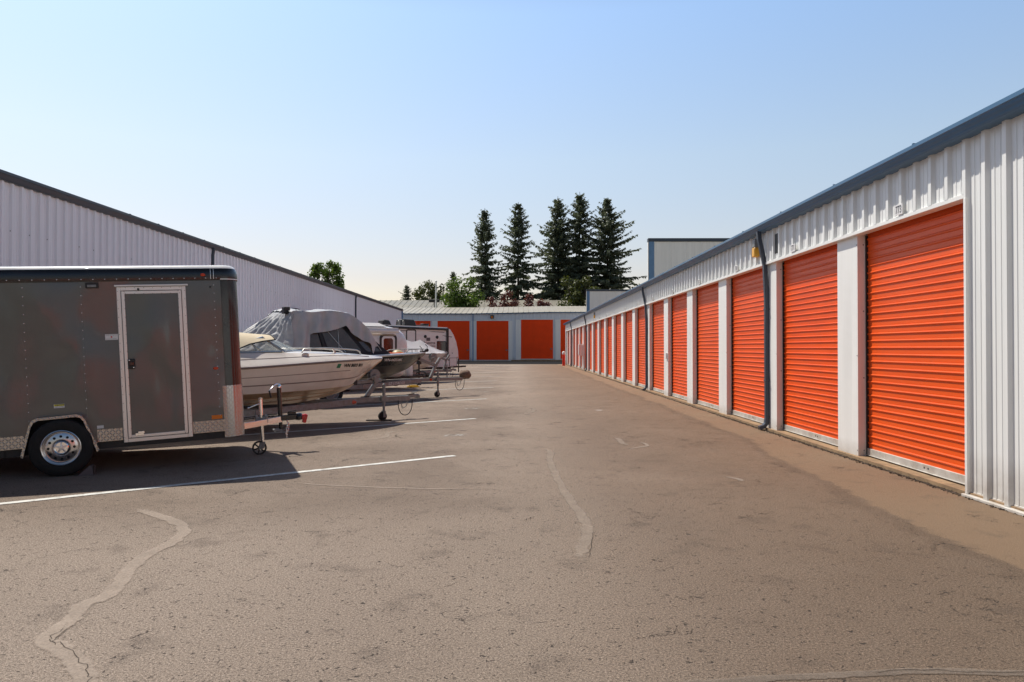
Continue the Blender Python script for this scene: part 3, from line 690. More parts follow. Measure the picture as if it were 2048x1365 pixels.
m = MB(); m.loft([[(-10.68, y, 5.215), (-20, y, 5.75), (-30.1, y, 5.2)] for y in (-14.1, 68.85)], closed=False); rel(m).build('roof', M['roofmet'], lb)
for y in (25.6, 48.6):
    b = MB(); b.tube([(-10.68,y,5.05),(-10.72,y,4.8),(-10.73,y,.2),(-10.6,y,.06)], .055, 6); rel(b).build('downspout', M['dkblue'], lb)
b = MB(); b.box(-10.78,-10.66,68.45,68.72,0,5.0); rel(b).build('corner_trim', M['ltblue'], lb)
b = MB(); b.box(-10.77,-10.5,34.75,35.2,3.14,3.42); rel(b).build('wall_lamp', M['black'], lb, .02)
b = MB()
rr = random.Random(3)
for i in range(90):
    y = 14 + i*.61
    for z in (1.2, 2.6, 4.0): 
        if rr.random() < .8: b.box(-10.767,-10.757,y+.15-.01,y+.15+.01,z-.01,z+.01)
rel(b).build('screw_head', M['galv'], lb)['kind'] = 'stuff'

# ------------------------------------------------------------------ back building
bb = thing('storage_building', 'white metal building with tall red-orange doors and pale ribbed roof across the far end', 'building', (-3, 85, 0))
RO = V((-3, 85, 0)); YB = 85.0
def eave(x): return 5.56 + .17*max(0, min(1, (x + 5)/9))
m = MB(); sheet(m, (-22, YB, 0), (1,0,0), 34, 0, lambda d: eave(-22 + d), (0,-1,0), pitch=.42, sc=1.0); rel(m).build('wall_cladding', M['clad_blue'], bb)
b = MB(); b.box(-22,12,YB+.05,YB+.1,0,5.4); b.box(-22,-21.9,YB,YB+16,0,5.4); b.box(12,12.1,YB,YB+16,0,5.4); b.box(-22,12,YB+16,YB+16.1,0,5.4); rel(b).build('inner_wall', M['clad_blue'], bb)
m = MB(); xs = [-22.2 + .02*0]; prof = []
x = -22.2
while x < 12.2:
    prof += [(x, 0), (x+.50, 0), (x+.53, .045), (x+.57, .045), (x+.60, 0)]; x += .61
for (ya, za, yb_, zb) in ((84.72, 0, 93, 1.15), (93, 1.15, 101.3, 0)):
    m.loft([[(px, ya, eave(px) + za + h + .02) for px, h in prof], [(px, yb_, eave(px) + zb + h + .02) for px, h in prof]], closed=False)
rel(m).build('roof', M['roofmet'], bb)
m = MB(); m.loft([[(px, 84.74, eave(px) - .10) for px in range(-22, 13)], [(px, 84.74, eave(px) + .012) for px in range(-22, 13)], [(px, 84.99, eave(px) + .012) for px in range(-22, 13)]], closed=False); rel(m).build('fascia', M['blue'], bb)
DXS = [(-13.72,-9.97,0),(-9.14,-5.39,0),(-4.57,-.82,0),(.64,4.40,.14),(5.27,9.03,.14)]
big = None
for i, (x0, x1, dz) in enumerate(DXS):
    if big is None:
        mb = MB(); w = x1 - x0; pit = .12; zs = []
        for k in range(38):
            z = .14 + k*pit; zs += [(z,0),(z+.07,0),(z+.085,.014),(z+.105,.014)]
        zs.append((.14+38*pit, 0))
        mb.loft([[(0,-h,z) for z,h in zs],[(w,-h,z) for z,h in zs]], closed=False)
        big = mb.build('roll_up_door', M['doorfar'], bb, loc=(x0-RO.x, -.05, .0))
        b = MB(); b.box(0,w,-.02,.02,.03,.138); b.build('bottom_bar', M['alu'], big)
        b = MB(); b.box(w-.35,w-.12,-.09,-.02,1.25,1.33); b.box(w-.2,w-.15,-.12,-.02,1.18,1.4); b.build('latch', M['galv'], big)
    else: copy_part(big, bb, (x0-RO.x, -.05, dz))
    b = MB(); b.box(x0-.62,x0-.002,YB-.12,YB-.045,0,4.72+dz); rel(b).build('pillar', M['trim_white'], bb)
    if i in (2, 4): b = MB(); b.box(x1+.002,x1+.45,YB-.12,YB-.045,0,4.72+dz); rel(b).build('pillar', M['trim_white'], bb)
    b = MB(); b.box(x0-.1,x1+.1,YB-.15,YB-.04,4.722+dz,4.83+dz); rel(b).build('header_trim', M['trim_white'], bb)
    b = MB(); b.box(x0+1.9,x0+2.25,YB-.06,YB-.03,4.9+dz,5.02+dz); rel(b).build('number_plate', M['sticker'], bb)
b = MB(); b.tube([(-4.98,YB-.16,5.5),(-4.98,YB-.16,.1),(-4.98,YB-.35,.03)], .06, 6); rel(b).build('downspout', M['ltblue'], bb)
b = MB(); b.box(-2.95,-2.55,YB-.34,YB-.04,4.98,5.36); o = rel(b).build('wall_lamp', M['black'], bb, .03)
b = MB(); b.box(-2.86,-2.64,YB-.37,YB-.341,5.02,5.26); rel(b).build('lamp_lens', M['amber'], o)
m = MB(); m.quad((-32,68.3,.0045),(8,68.3,.0045),(8,84.99,.0045),(-32,84.99,.0045)); struct(m.build('dark_asphalt_strip', M['darkasphalt']))  # near-black strip of ground before the far doors
m = MB(); m.box(-.5, 9.6, YB-.9, YB-.02, 0, .13); struct(m.build('concrete_step', M['concrete']))

# ------------------------------------------------------------------ far roof behind
fb = thing('industrial_building', 'long low building with a tan ribbed metal roof behind the far doors', 'building', (-5, 118, 0))
m = MB(); prof = []; x = -45
while x < 32:
    prof += [(x, 0), (x+.78, 0), (x+.81, .06), (x+.87, .06), (x+.9, 0)]; x += .91
m.loft([[(a+5, -8, 7.2+h) for a, h in prof], [(a+5, 2, 9.45+h) for a, h in prof], [(a+5, 12, 7.2+h) for a, h in prof]], closed=False); m.build('roof', M['roofmet2'], fb)
m = MB(); m.box(-40, 37, -7.8, 11.8, 0, 7.15); m.build('wall', M['clad_grey'], fb)

# ------------------------------------------------------------------ small street furniture
bo = thing('bollard', 'red steel bollard with white domed cap at the far end of the orange row', 'bollard', (4.12, 62, 0))
b = MB(); b.lathe([(.0,0),(.125,0),(.125,1.0)], (0,0,0), (0,0,1), 20); b.build('post', M['redpaint'], bo, smooth=.7)
b = MB(); b.lathe([(.137,.98),(.137,1.10),(.12,1.18),(.07,1.225),(0,1.24)], (0,0,0), (0,0,1), 20); b.build('cap', M['white'], bo, smooth=.7)
fp = thing('flagpole', 'thin white pole standing beside the round green tree', 'pole', (-11.0, 100.2, 0))
b = MB(); b.cyl((0,0,0),(0,0,10.6),.16,.10,10); b.build('pole', M['white'], fp, smooth=.7)
b = MB(); b.lathe([(0,-.16),(.12,-.1),(.16,0),(.12,.1),(0,.16)], (0,0,10.72), (0,0,1), 10); b.build('finial', M['white'], fp, smooth=.9)
sl = thing('street_lamp', 'dark box-headed area lamp on a short visible post above the far roof', 'lamp', (-11.5, 102.5, 0))
b = MB(); b.cyl((0,0,0),(0,0,8.0),.09,.07,8); b.build('post', M['black'], sl)
b = MB(); b.box(-.75,.75,-.3,.3,8.0,8.42); b.build('lamp_head', M['black'], sl, .05)
# ------------------------------------------------------------------ enclosed cargo trailer, nose raised on its jack
ct = thing('cargo_trailer', 'dark grey enclosed cargo trailer with aluminium framed side door and black rounded roof edge', 'trailer', (-5.763, 9.567, 0), (0, radians(-2.9), radians(23)))
HW, XF, XR, CR = 1.05, 2.02, -2.2, .20
def plan(off=0.0, front_only=False):
    """outline of the box seen from above, rounded at the two front corners"""
    h = HW + off; f = XF + off; r = CR + off; P = [(XR - off, -h)]
    for k in range(9):
        a = -pi/2 + k*pi/16; P.append((f - r + r*cos(a), -h + r + r*sin(a)))
    for k in range(9):
        a = k*pi/16; P.append((f - r + r*cos(a), h - r + r*sin(a)))
    P.append((XR - off, h)); return P
b = MB()
b.loft([[(x, y, z) for x, y in plan(0)] for z in (.35, 1.0, 1.7, 2.31)], True, (True, True))
b.build('body', M['skin'], ct, smooth=.5)
b = MB(); rings = []
for off, z in ((.013,2.285),(.016,2.30),(.016,2.36),(.008,2.405),(-.008,2.436)): rings.append([(x, y, z) for x, y in plan(off)])
b.loft(rings, True, (False, False)); b.build('roof_edge', M['blackpaint'], ct, smooth=.7)
b = MB(); b.loft([[(x, y, z) for x, y in plan(o_)] for o_, z in ((-.008,2.437),(-.018,2.452),(-.034,2.467),(-.058,2.478),(-.09,2.484))], True, (False, True)); b.build('roof', M['roofwhite_glint'], ct, smooth=.7)  # white roof; its rim is whitened to stand in for a sky highlight
# rounded black corner posts, tread-plate stone guards
def corner(off, z0, z1, a0, a1, flat=0.0, side=-1):
    P = []
    for k in range(11):
        a = a0 + (a1-a0)*k/10; P.append((XF - CR + (CR+off)*cos(a), side*(HW - CR + (CR+off)*sin(a))))
    if flat: P.insert(0, (XF - CR - flat, side*(HW + off)))
    mb = MB(); mb.loft([[(x, y, z0) for x, y in P], [(x, y, z1) for x, y in P]], closed=False); return mb
for sd in (-1, 1):
    corner(.005, .36, 2.29, pi/2, 0, .0, sd).build('corner_post', M['blackpaint'], ct, smooth=.7)
    corner(.012, .27, .93, pi/2, 0, .035, sd).build('stone_guard', M['tread'], ct, smooth=.7)
b = MB(); b.box(XF+.0065, XF+.013, -.84, .84, .27, .93); b.build('front_guard', M['tread'], ct)
for xs0 in (XF-.315, XF-.28):
    b = MB(); b.loft([[(xs0+w, -HW-oo-.003, z) for oo, z in ((.016,2.30),(.016,2.36),(.008,2.405),(-.012,2.442),(-.045,2.471),(-.09,2.487))] for w in (0,.007)], closed=False); b.build('corner_seam', M['alu_bright'], ct)
b = MB()
P = [(x, y) for x, y in plan(.019)][1:19]
b.loft([[(x, y, 2.292) for x, y in P], [(x, y, 2.302) for x, y in P]], closed=False); b.build('corner_bead', M['alu_bright'], ct)
b = MB(); b.box(XR+.02, XF-.2, -HW+.03, HW-.03, .26, .345)
for k in range(9): b.box(XR+.2+k*.45, XR+.26+k*.45, -HW+.01, HW-.01, .27, .34)
b.build('chassis_frame', M['black'], ct)
# lower tread-plate trim on the visible side, and on the far side
b = MB()
for x0, x1 in ((XR, -.385), (.36, .63), (1.42, XF-CR-.03)): b.box(x0, x1, -HW-.006, -HW+.004, .35, .50)
b.box(XR, XF-CR, HW-.004, HW+.006, .35, .5); b.build('kick_plate', M['tread'], ct)
# seams and screws of the side sheets
b = MB()
for x in (-1.55, -.92, .255): b.box(x-.012, x+.012, -HW-.003, -HW+.002, .50, 2.285)
b.build('sheet_seam', M['skin'], ct)
b = MB(); rr = random.Random(2)
def screw(x, z, y=-HW, r=.0065): b.lathe([(0,.0055),(r*.7,.0045),(r,.0)], (x, y, z), (0,-1,0), 7)
for x in (-.33, .262, 1.50, -.95, -1.55):
    for k in range(17):
        z = .56 + k*.104
        if x == 1.50 and z < .56: continue
        screw(x + (.24 if x == 1.5 else 0), z)
for k in range(32): screw(XR+.1+k*.125, 2.312, -HW-.017, .0075)
for k in range(26): 
    x = XR + .05 + k*.155
    if not (.62 < x < 1.42): screw(x, .315, -HW+.04, .006)
b.build('screw_head', M['chrome'], ct)['kind'] = 'stuff'
# side door
dx0, dx1, dz0, dz1 = .64, 1.41, .315, 2.215
def ring(mb, x0, x1, z0, z1, w, y0, y1):
    mb.box(x0, x0+w, y0, y1, z0, z1); mb.box(x1-w, x1, y0, y1, z0, z1)
    mb.box(x0+w, x1-w, y0, y1, z1-w, z1); mb.box(x0+w, x1-w, y0, y1, z0, z0+w)
b = MB(); b.box(dx0+.055, dx1-.055, -HW-.016, -HW+.01, dz0+.055, dz1-.055); sd = b.build('side_door', M['skin'], ct)
b = MB(); ring(b, dx0, dx1, dz0, dz1, .047, -HW-.012, -HW+.01); b.build('door_frame', M['alu_bright'], ct, .004)
b = MB(); ring(b, dx0+.052, dx1-.052, dz0+.052, dz1-.052, .036, -HW-.024, -HW-.0165); b.build('door_edge', M['alu_bright'], sd, .003)
b = MB(); b.box(dx0-.02, dx1+.03, -HW-.035, -HW, dz1+.002, dz1+.026); b.build('drip_cap', M['alu_bright'], ct, .005)
b = MB()
for k in range(18):
    for x, yo in ((dx0+.012,.0125),(dx1-.012,.0125),(dx0+.085,.0245),(dx1-.085,.0245)): screw(x, dz0+.06+k*.105, -HW-yo, .0045)
for k in range(7): screw(dx0+.1+k*.1, dz1-.012, -HW-.0125, .0045); screw(dx0+.1+k*.1, dz1-.085, -HW-.0245, .0045)
b.build('door_screw', M['galv'], sd)['kind'] = 'stuff'
b = MB(); b.box(dx0+.09, dx0+.165, -HW-.045, -HW-.017, 1.21, 1.335); h = b.build('handle', M['black'], sd, .012, segs=2)
b = MB(); b.box(dx0+.10, dx0+.155, -HW-.056, -HW-.0455, 1.25, 1.30); b.build('paddle', M['blackpaint'], h, .006)
b = MB(); screw(dx0+.105, 1.318, -HW-.045, .009); screw(dx0+.15, 1.228, -HW-.045, .009); b.build('lock_cylinder', M['chrome'], h)
b = MB(); b.box(dx0+.13, dx0+.22, -HW-.032, -HW-.0165, dz0+.075, dz0+.105); b.box(dx0+.16, dx0+.23, -HW-.036, -HW-.0325, dz0+.10, dz0+.125); b.build('hold_latch', M['chrome'], sd, .004)
b = MB(); b.lathe([(0,-.02),(.013,-.018),(.015,0)], (dx0+.24, -HW-.013, dz1-.03), (0,1,0), 10); b.build('door_bumper', M['black'], sd)
# lamps, reflectors, stickers
b = MB(); b.box(.315, .455, -HW-.035, -HW+.004, 2.205, 2.275); pl_ = b.build('porch_lamp', M['black'], ct, .008, segs=2)
b = MB(); b.box(.337, .432, -HW-.043, -HW-.0352, 2.216, 2.246); b.build('lamp_lens', M['galv'], pl_, .006)
for x, z, mt in ((1.62, 2.352, M['redlens']), (1.715, 1.16, M['redlens'])):
    b = MB(); b.lathe([(0,.018),(.016,.016),(.020,0)], (0,0,0), (0,-1,0), 12)
    b.v = [(px*1.6 + x, py - HW - (.020 if z > 2 else .004), pz + z) for px, py, pz in b.v]; b.build('marker_lamp', mt, ct, smooth=.8)
b = MB(); b.box(1.64, 1.765, -HW-.004, -HW+.002, .513, .562); b.build('reflector', M['amber'], ct)
b = MB(); b.lathe([(0,.012),(.012,.010),(.014,0)], (1.70, -HW, 2.20), (0,-1,0), 10); b.build('vent_plug', M['black'], ct)
s = MB(); s.box(.495, .632, -HW-.003, -HW+.001, 1.575, 1.645); st = s.build('sticker', M['sticker'], ct)
st['label'] = 'white notice sticker with two lines of tiny print and a red mark'
text('sticker_print', 'IMPORTANT NOTICE', .0125, M['inkgrey'], st, frame3((.56,-HW-.0042,1.633),(1,0,0),(0,0,1)))
text('sticker_print', 'READ OWNERS MANUAL', .0105, M['inkgrey'], st, frame3((.56,-HW-.0042,1.588),(1,0,0),(0,0,1)))
s = MB(); s.lathe([(0,.001),(.010,.001),(.010,0)], (.563,-HW-.0035,1.611), (0,-1,0), 8); s.build('sticker_mark', M['red'], st)
s = MB(); s.box(-.075, .035, -HW-.003, -HW+.001, .795, .84); st = s.build('sticker', M['sticker'], ct); st['label'] = 'small yellow and white caution sticker above the wheel'
s = MB(); s.box(-.072, .032, -HW-.0042, -HW-.0032, .817, .838); s.build('sticker_band', M['stickyellow'], st)
text('sticker_print', 'CAUTION', .021, M['ink'], st, frame3((-.012,-HW-.0052,.8275),(1,0,0),(0,0,1)), bold=.0006)
text('sticker_print', 'NOT A STEP', .0155, M['inkgrey'], st, frame3((-.02,-HW-.0042,.806),(1,0,0),(0,0,1)))
s = MB(); s.box(.36, .43, -HW-.003, -HW+.001, .512, .548); s.build('sticker', M['sticker'], ct)
# wheel well and fender
FP = [(-.41,.275),(-.315,.62),(-.285,.675),(-.235,.70),(.165,.712),(.215,.70),(.25,.655),(.385,.275)]
b = MB(); b.poly([(x, -HW-.007, z) for x, z in FP]); b.build('wheel_well', M['darkhole'], ct)
def fender(parent, P, y0, y1, mt, t=.012, lip=.03):
    mb = MB(); inner = [(x*.97, z - t) for x, z in P]
    mb.loft([[(x, y0, z) for x, z in P], [(x, y1, z) for x, z in P]], closed=False)
    mb.loft([[(x, y0, z) for x, z in inner], [(x, y1, z) for x, z in inner]], closed=False)
    inl = [(x*.945, z - lip) for x, z in P]
    mb.loft([[(x, y1, z) for x, z in P], [(x, y1 - .001 if y1 < y0 else y1 + .001, z) for x, z in inl]], closed=False)
    return mb.build('fender', mt, parent)
FPs = []
for i in range(len(FP) - 1):
    for k in range(5): FPs.append(tuple(lerp(FP[i][a], FP[i+1][a], k/5) for a in (0, 1)))
FPs.append(FP[-1])
fender(ct, FPs, -HW+.005, -HW-.125, M['tread'])
# wheel: rim > tyre, hub cap
def wheel(parent, x, y, R, side, rim_mat, w=.19, style='holes', rr_=None, name='wheel'):
    rr_ = rr_ or R*.60
    a = V((0, side, 0)); o = V((x, y, R))
    b = MB(); b.lathe([(rr_*1.02, -w*.45),(rr_*1.03, w*.5),(rr_*.99, w*.515),(rr_*.94, w*.49),(rr_*.90, w*.36),(rr_*.86, w*.30),(rr_*.70, w*.36),(rr_*.50, w*.38),(rr_*.42, w*.30),(rr_*.40,w*.24),(0, w*.24)], o, a, 40)
    wo = b.build(name, rim_mat, parent, smooth=.6)
    b = MB(); b.lathe([(rr_*1.0,-w*.5),(R*.86,-w*.53),(R*.965,-w*.46),(R,-w*.34),(R,-w*.12),(R*.988,-w*.11),(R*.988,-w*.07),(R,-w*.06),(R,w*.06),(R*.988,w*.07),(R*.988,w*.11),(R,w*.12),(R,w*.34),(R*.965,w*.46),(R*.90,w*.515),(R*.80,w*.535),(R*.70,w*.53),(rr_*1.06,w*.50),(rr_*1.02,w*.44)], o, a, 48)
    b.build('tyre', M['rubber'], wo, smooth=.5)
    if style == 'holes':
        for k in range(12):
            an = k*pi/6; c = o + V((cos(an)*rr_*.66, 0, sin(an)*rr_*.66)) + a*(w*.372)
            b = MB(); b.lathe([(rr_*.075, .0015),(0, .0015)], c, a, 12)
            b.build('rim_hole', M['darkhole'], wo)
        b = MB(); b.lathe([(rr_*.40, w*.25),(rr_*.39, w*.40),(rr_*.34,w*.44),(rr_*.32,w*.35),(0,w*.35)], o, a, 30); hc = b.build('hub_cap', M['chrome'], wo, smooth=.6)
        b = MB()
        for k in range(5):
            an = pi/2 + k*2*pi/5; d = V((cos(an), 0, sin(an))); n = V((-sin(an), 0, cos(an)))
            p0 = o + a*(w*.36); 
            b.loft([[p0 + d*(rr_*.10) + n*(rr_*.05), p0 + d*(rr_*.10) + n*(rr_*.05) + a*.012, p0 + d*(rr_*.10) - n*(rr_*.05) + a*.012, p0 + d*(rr_*.10) - n*(rr_*.05)], [p0 + d*(rr_*.33) + n*(rr_*.035), p0 + d*(rr_*.33) + n*(rr_*.035) + a*.006, p0 + d*(rr_*.33) - n*(rr_*.035) + a*.006, p0 + d*(rr_*.33) - n*(rr_*.035)]], True, (True, True))
        b.lathe([(rr_*.13, w*.36),(rr_*.125, w*.46),(0,w*.47)], o, a, 16)
        b.build('cap_star', M['alu_bright'], hc, .001)
    return wo
wheel(ct, 0, -HW-.055, .335, -1, M['rim'])
wheel(ct, 0, HW+.02, .335, 1, M['chrome'])
b = MB(); b.cyl((0,-HW,.335),(0,HW,.335),.04); b.build('axle', M['black'], ct)
# tongue, jacks, coupler, chains
b = MB()
for sy in (-1, 1): b.bar((1.95, sy*.60, .335), (2.56, sy*.075, .345), .05, .085)
b.build('tongue_frame', M['polished'], ct, .004)
TZ = -.115
b = MB(); b.box(2.44, 2.62, -.11, .11, .325, .395); b.box(2.50, 2.82, -.04, .04, .315, .395); b.lathe([(0,.0),(.055,.01),(.06,.06),(.045,.10),(0,.115)], (2.82,0,.30), (0,0,1), 14); b.box(2.66,2.78,-.02,.02,.395,.43); b.bar((2.66,0,.435),(2.79,0,.45),.05,.012); b.build('coupler', M['blackpaint'], ct, .006)
b = MB(); b.obox((2.875,0,.345),(.07,.075,.075)); b.build('coupler_lock', M['red'], ct, .016, segs=2)
b = MB(); b.obox((2.905,-.0,.32),(.055,.085,.13), Matrix.Rotation(.3,3,'Y')); b.build('coupler_lock', M['red'], ct, .016, segs=2)
zg = -2.285*tan(radians(2.9))
jx, jy = 2.285, -.22
jk = MB(); jk.tube([(jx,jy,.10),(jx,jy,.665)], .027, 14); jk.lathe([(.027,.0),(.030,.005),(.030,.02),(0,.022)], (jx,jy,.665), (0,0,1), 14)
jk.cyl((jx,jy,zg+.14),(jx,jy,.2),.022,n=12)
jo = jk.build('tongue_jack', M['chrome'], ct, smooth=.7)
b = MB(); b.tube([(jx,jy,.60),(jx-.03,jy-.03,.60),(jx-.155,jy-.05,.56)], .007, 8); b.lathe([(0,-.018),(.012,-.012),(.013,.012),(0,.018)], (jx-.165,jy-.05,.556), (1,.1,.2), 8); b.build('crank', M['chrome'], jo, smooth=.8)
b = MB(); b.box(jx-.075,jx+.085,jy-.045,jy+.045,.375,.405); b.box(jx-.08,jx-.045,jy-.06,jy+.06,.33,.435); b.box(jx+.05,jx+.085,jy-.06,jy+.06,.33,.435); b.build('jack_clamp', M['galv'], jo, .004)
b = MB()
for yo in (-.035, .035): b.poly([(jx-.03,jy+yo,zg+.165),(jx+.03,jy+yo,zg+.165),(jx+.02,jy+yo,zg+.09),(jx-.045,jy+yo,zg+.075),(jx-.06,jy+yo,zg+.095)])
b.box(jx-.035,jx+.035,jy-.036,jy+.036,zg+.162,zg+.172); b.build('fork', M['galv'], jo)
cxw, czw, rw = jx-.045, zg+.098, .098
b = MB(); b.lathe([(rw*.78,-.022),(rw,-.022),(rw,.022),(rw*.78,.022),(rw*.76,.016),(rw*.76,-.016),(rw*.78,-.022)], (cxw,jy,czw), (0,1,0), 28)
for k in range(6):
    an = k*pi/3 + .3; b.bar((cxw,jy,czw),(cxw+cos(an)*rw*.8,jy,czw+sin(an)*rw*.8),.026,.020)
b.lathe([(0,-.026),(.022,-.026),(.022,.026),(0,.026)], (cxw,jy,czw), (0,1,0), 14); b.build('jack_wheel', M['black'], jo)
b = MB(); b.tube([(2.560,.0,.32),(2.560,0,.80)], .033, 14); b.cyl((2.560,0,.20),(2.560,0,.34),.027,n=12); j2 = b.build('crank_jack', M['blackpaint'], ct, smooth=.7)
b = MB(); b.lathe([(.034,0),(.035,.02),(.02,.05),(0,.055)], (2.560,0,.80), (0,0,1), 12); b.tube([(2.560,-.0,.84),(2.530,-.03,.855),(2.470,-.09,.825),(2.415,-.14,.765)], .009, 8); b.build('crank', M['chrome'], j2, smooth=.8)
b = MB(); b.cyl((2.415,-.14,.77),(2.435,-.14,.67),.013,n=10); b.build('crank_grip', M['black'], j2, smooth=.8)
b = MB(); b.box(2.450,2.570,-.07,.07,.175,.20); b.tube([(2.470,-.06,.185),(2.470,-.09,.165),(2.550,-.09,.165),(2.600,-.05,.19)], .008, 6); b.build('jack_foot', M['galv'], j2, .004)
def chain(mb, pts, r=.0045, ll=.03):
    pts = [V(p) for p in pts]; L = []
    for a, c in zip(pts, pts[1:]):
        n = max(1, int((c-a).length/(ll*.8)))
        L += [(a.lerp(c, (k+.5)/n), (c-a).normalized()) for k in range(n)]
    for i, (p, d) in enumerate(L):
        s = d.orthogonal().normalized(); s = s if i % 2 else d.cross(s)
        mb.tube([p + d*(ll*.5*cos(t)) + s*(ll*.3*sin(t)) for t in [k*2*pi/8 for k in range(9)]], r, 5, caps=False)
b = MB(); chain(b, [(2.64,-.05,.33),(2.66,-.07,.27),(2.63,-.07,.20),(2.63,-.06,.07)]); chain(b, [(2.64,.05,.33),(2.68,.06,.25),(2.66,.0,.16),(2.62,.0,.12)]); b.build('safety_chain', M['chrome'], ct)
b = MB(); b.tube([(2.0,.12,.385),(2.25,.10,.40),(2.4,.08,.41),(2.52,.06,.41)], .009, 6); b.tube([(1.95,-.1,.38),(2.2,-.06,.39),(2.47,-.05,.40)], .008, 6); b.build('wiring', M['black'], ct)
ck = MB(); ck.poly([(.0,-.09,0),(.0,.09,0),(.0,.09,.13),(.0,-.09,.13)]); ck.add([(-.0,-.09,0),(.22,-.09,0),(.22,.09,0),(0,.09,0),(.02,-.09,.15),(.02,.09,.15),(.06,-.09,.15),(.06,.09,.15)], [(0,1,6,4),(3,5,7,2),(4,6,7,5),(1,2,7,6),(0,4,5,3),(0,3,2,1)])
ck.v = [(x*.75, y*.9, z*.75) for x, y, z in ck.v]
o = ck.build('wheel_chock', M['rvgrey'], None, loc=(-5.015, 8.63, 0)); o.rotation_euler = (0,0,radians(203)); tag(o, 'dark rubber wheel chock wedged against the cargo trailer tyre', 'wheel chock')
# ------------------------------------------------------------------ boats
class Hull:
    """powerboat hull; x runs aft from the bow as s, tables give half beams and heights"""
    def __init__(h, b, bc, zk, zc, zs, L): h.b, h.bc, h.zk, h.zc, h.zs, h.L = b, bc, zk, zc, zs, L
    def row(h, s):
        return tuple(smooth_interp(t, s) for t in (h.b, h.bc, h.zk, h.zc, h.zs))
    def side_y(h, s, z):
        b, bc, zk, zc, zs = h.row(s); t = max(0, min(1, (z - zc)/(zs - zc))); return lerp(bc, b, h.flare(t))
    @staticmethod
    def flare(t): return t**.9 if t > 0 else 0
    def ring(h, s, bands):
        """points from keel to sheer on the starboard (-y) side"""
        b, bc, zk, zc, zs = h.row(s); P = [(0.0, zk)]
        for t in (.33, .34, .66, .67): P.append((bc*t, lerp(zk, zc, t) - (.012 if t in (.33,.66) else 0)*min(1, bc*2)))
        P += [(bc*.985, zc - .004), (bc + .012*min(1, bc*3), zc + .012)]
        for t in bands: P.append((lerp(bc, b, h.flare(t)), lerp(zc, zs, t)))
        return [(-s, -y, z) for y, z in P]
    def build(h, bands, matf, mats, parent, N=34):
        mb = MB(); S = [h.L*(k/N)**1.35 for k in range(N + 1)]
        R = [h.ring(s, bands) for s in S]
        mb.loft(R, closed=False, mf=lambda i, j: matf(i, j, S[i]))
        mb.loft([[(x, -y, z) for x, y, z in r] for r in R], closed=False, mf=lambda i, j: matf(i, j, S[i]))
        r = R[-1]; mb.poly(r + [(x, -y, z) for x, y, z in r[::-1]][:-1])
        return mb.build('hull', mats, parent, smooth=.5)

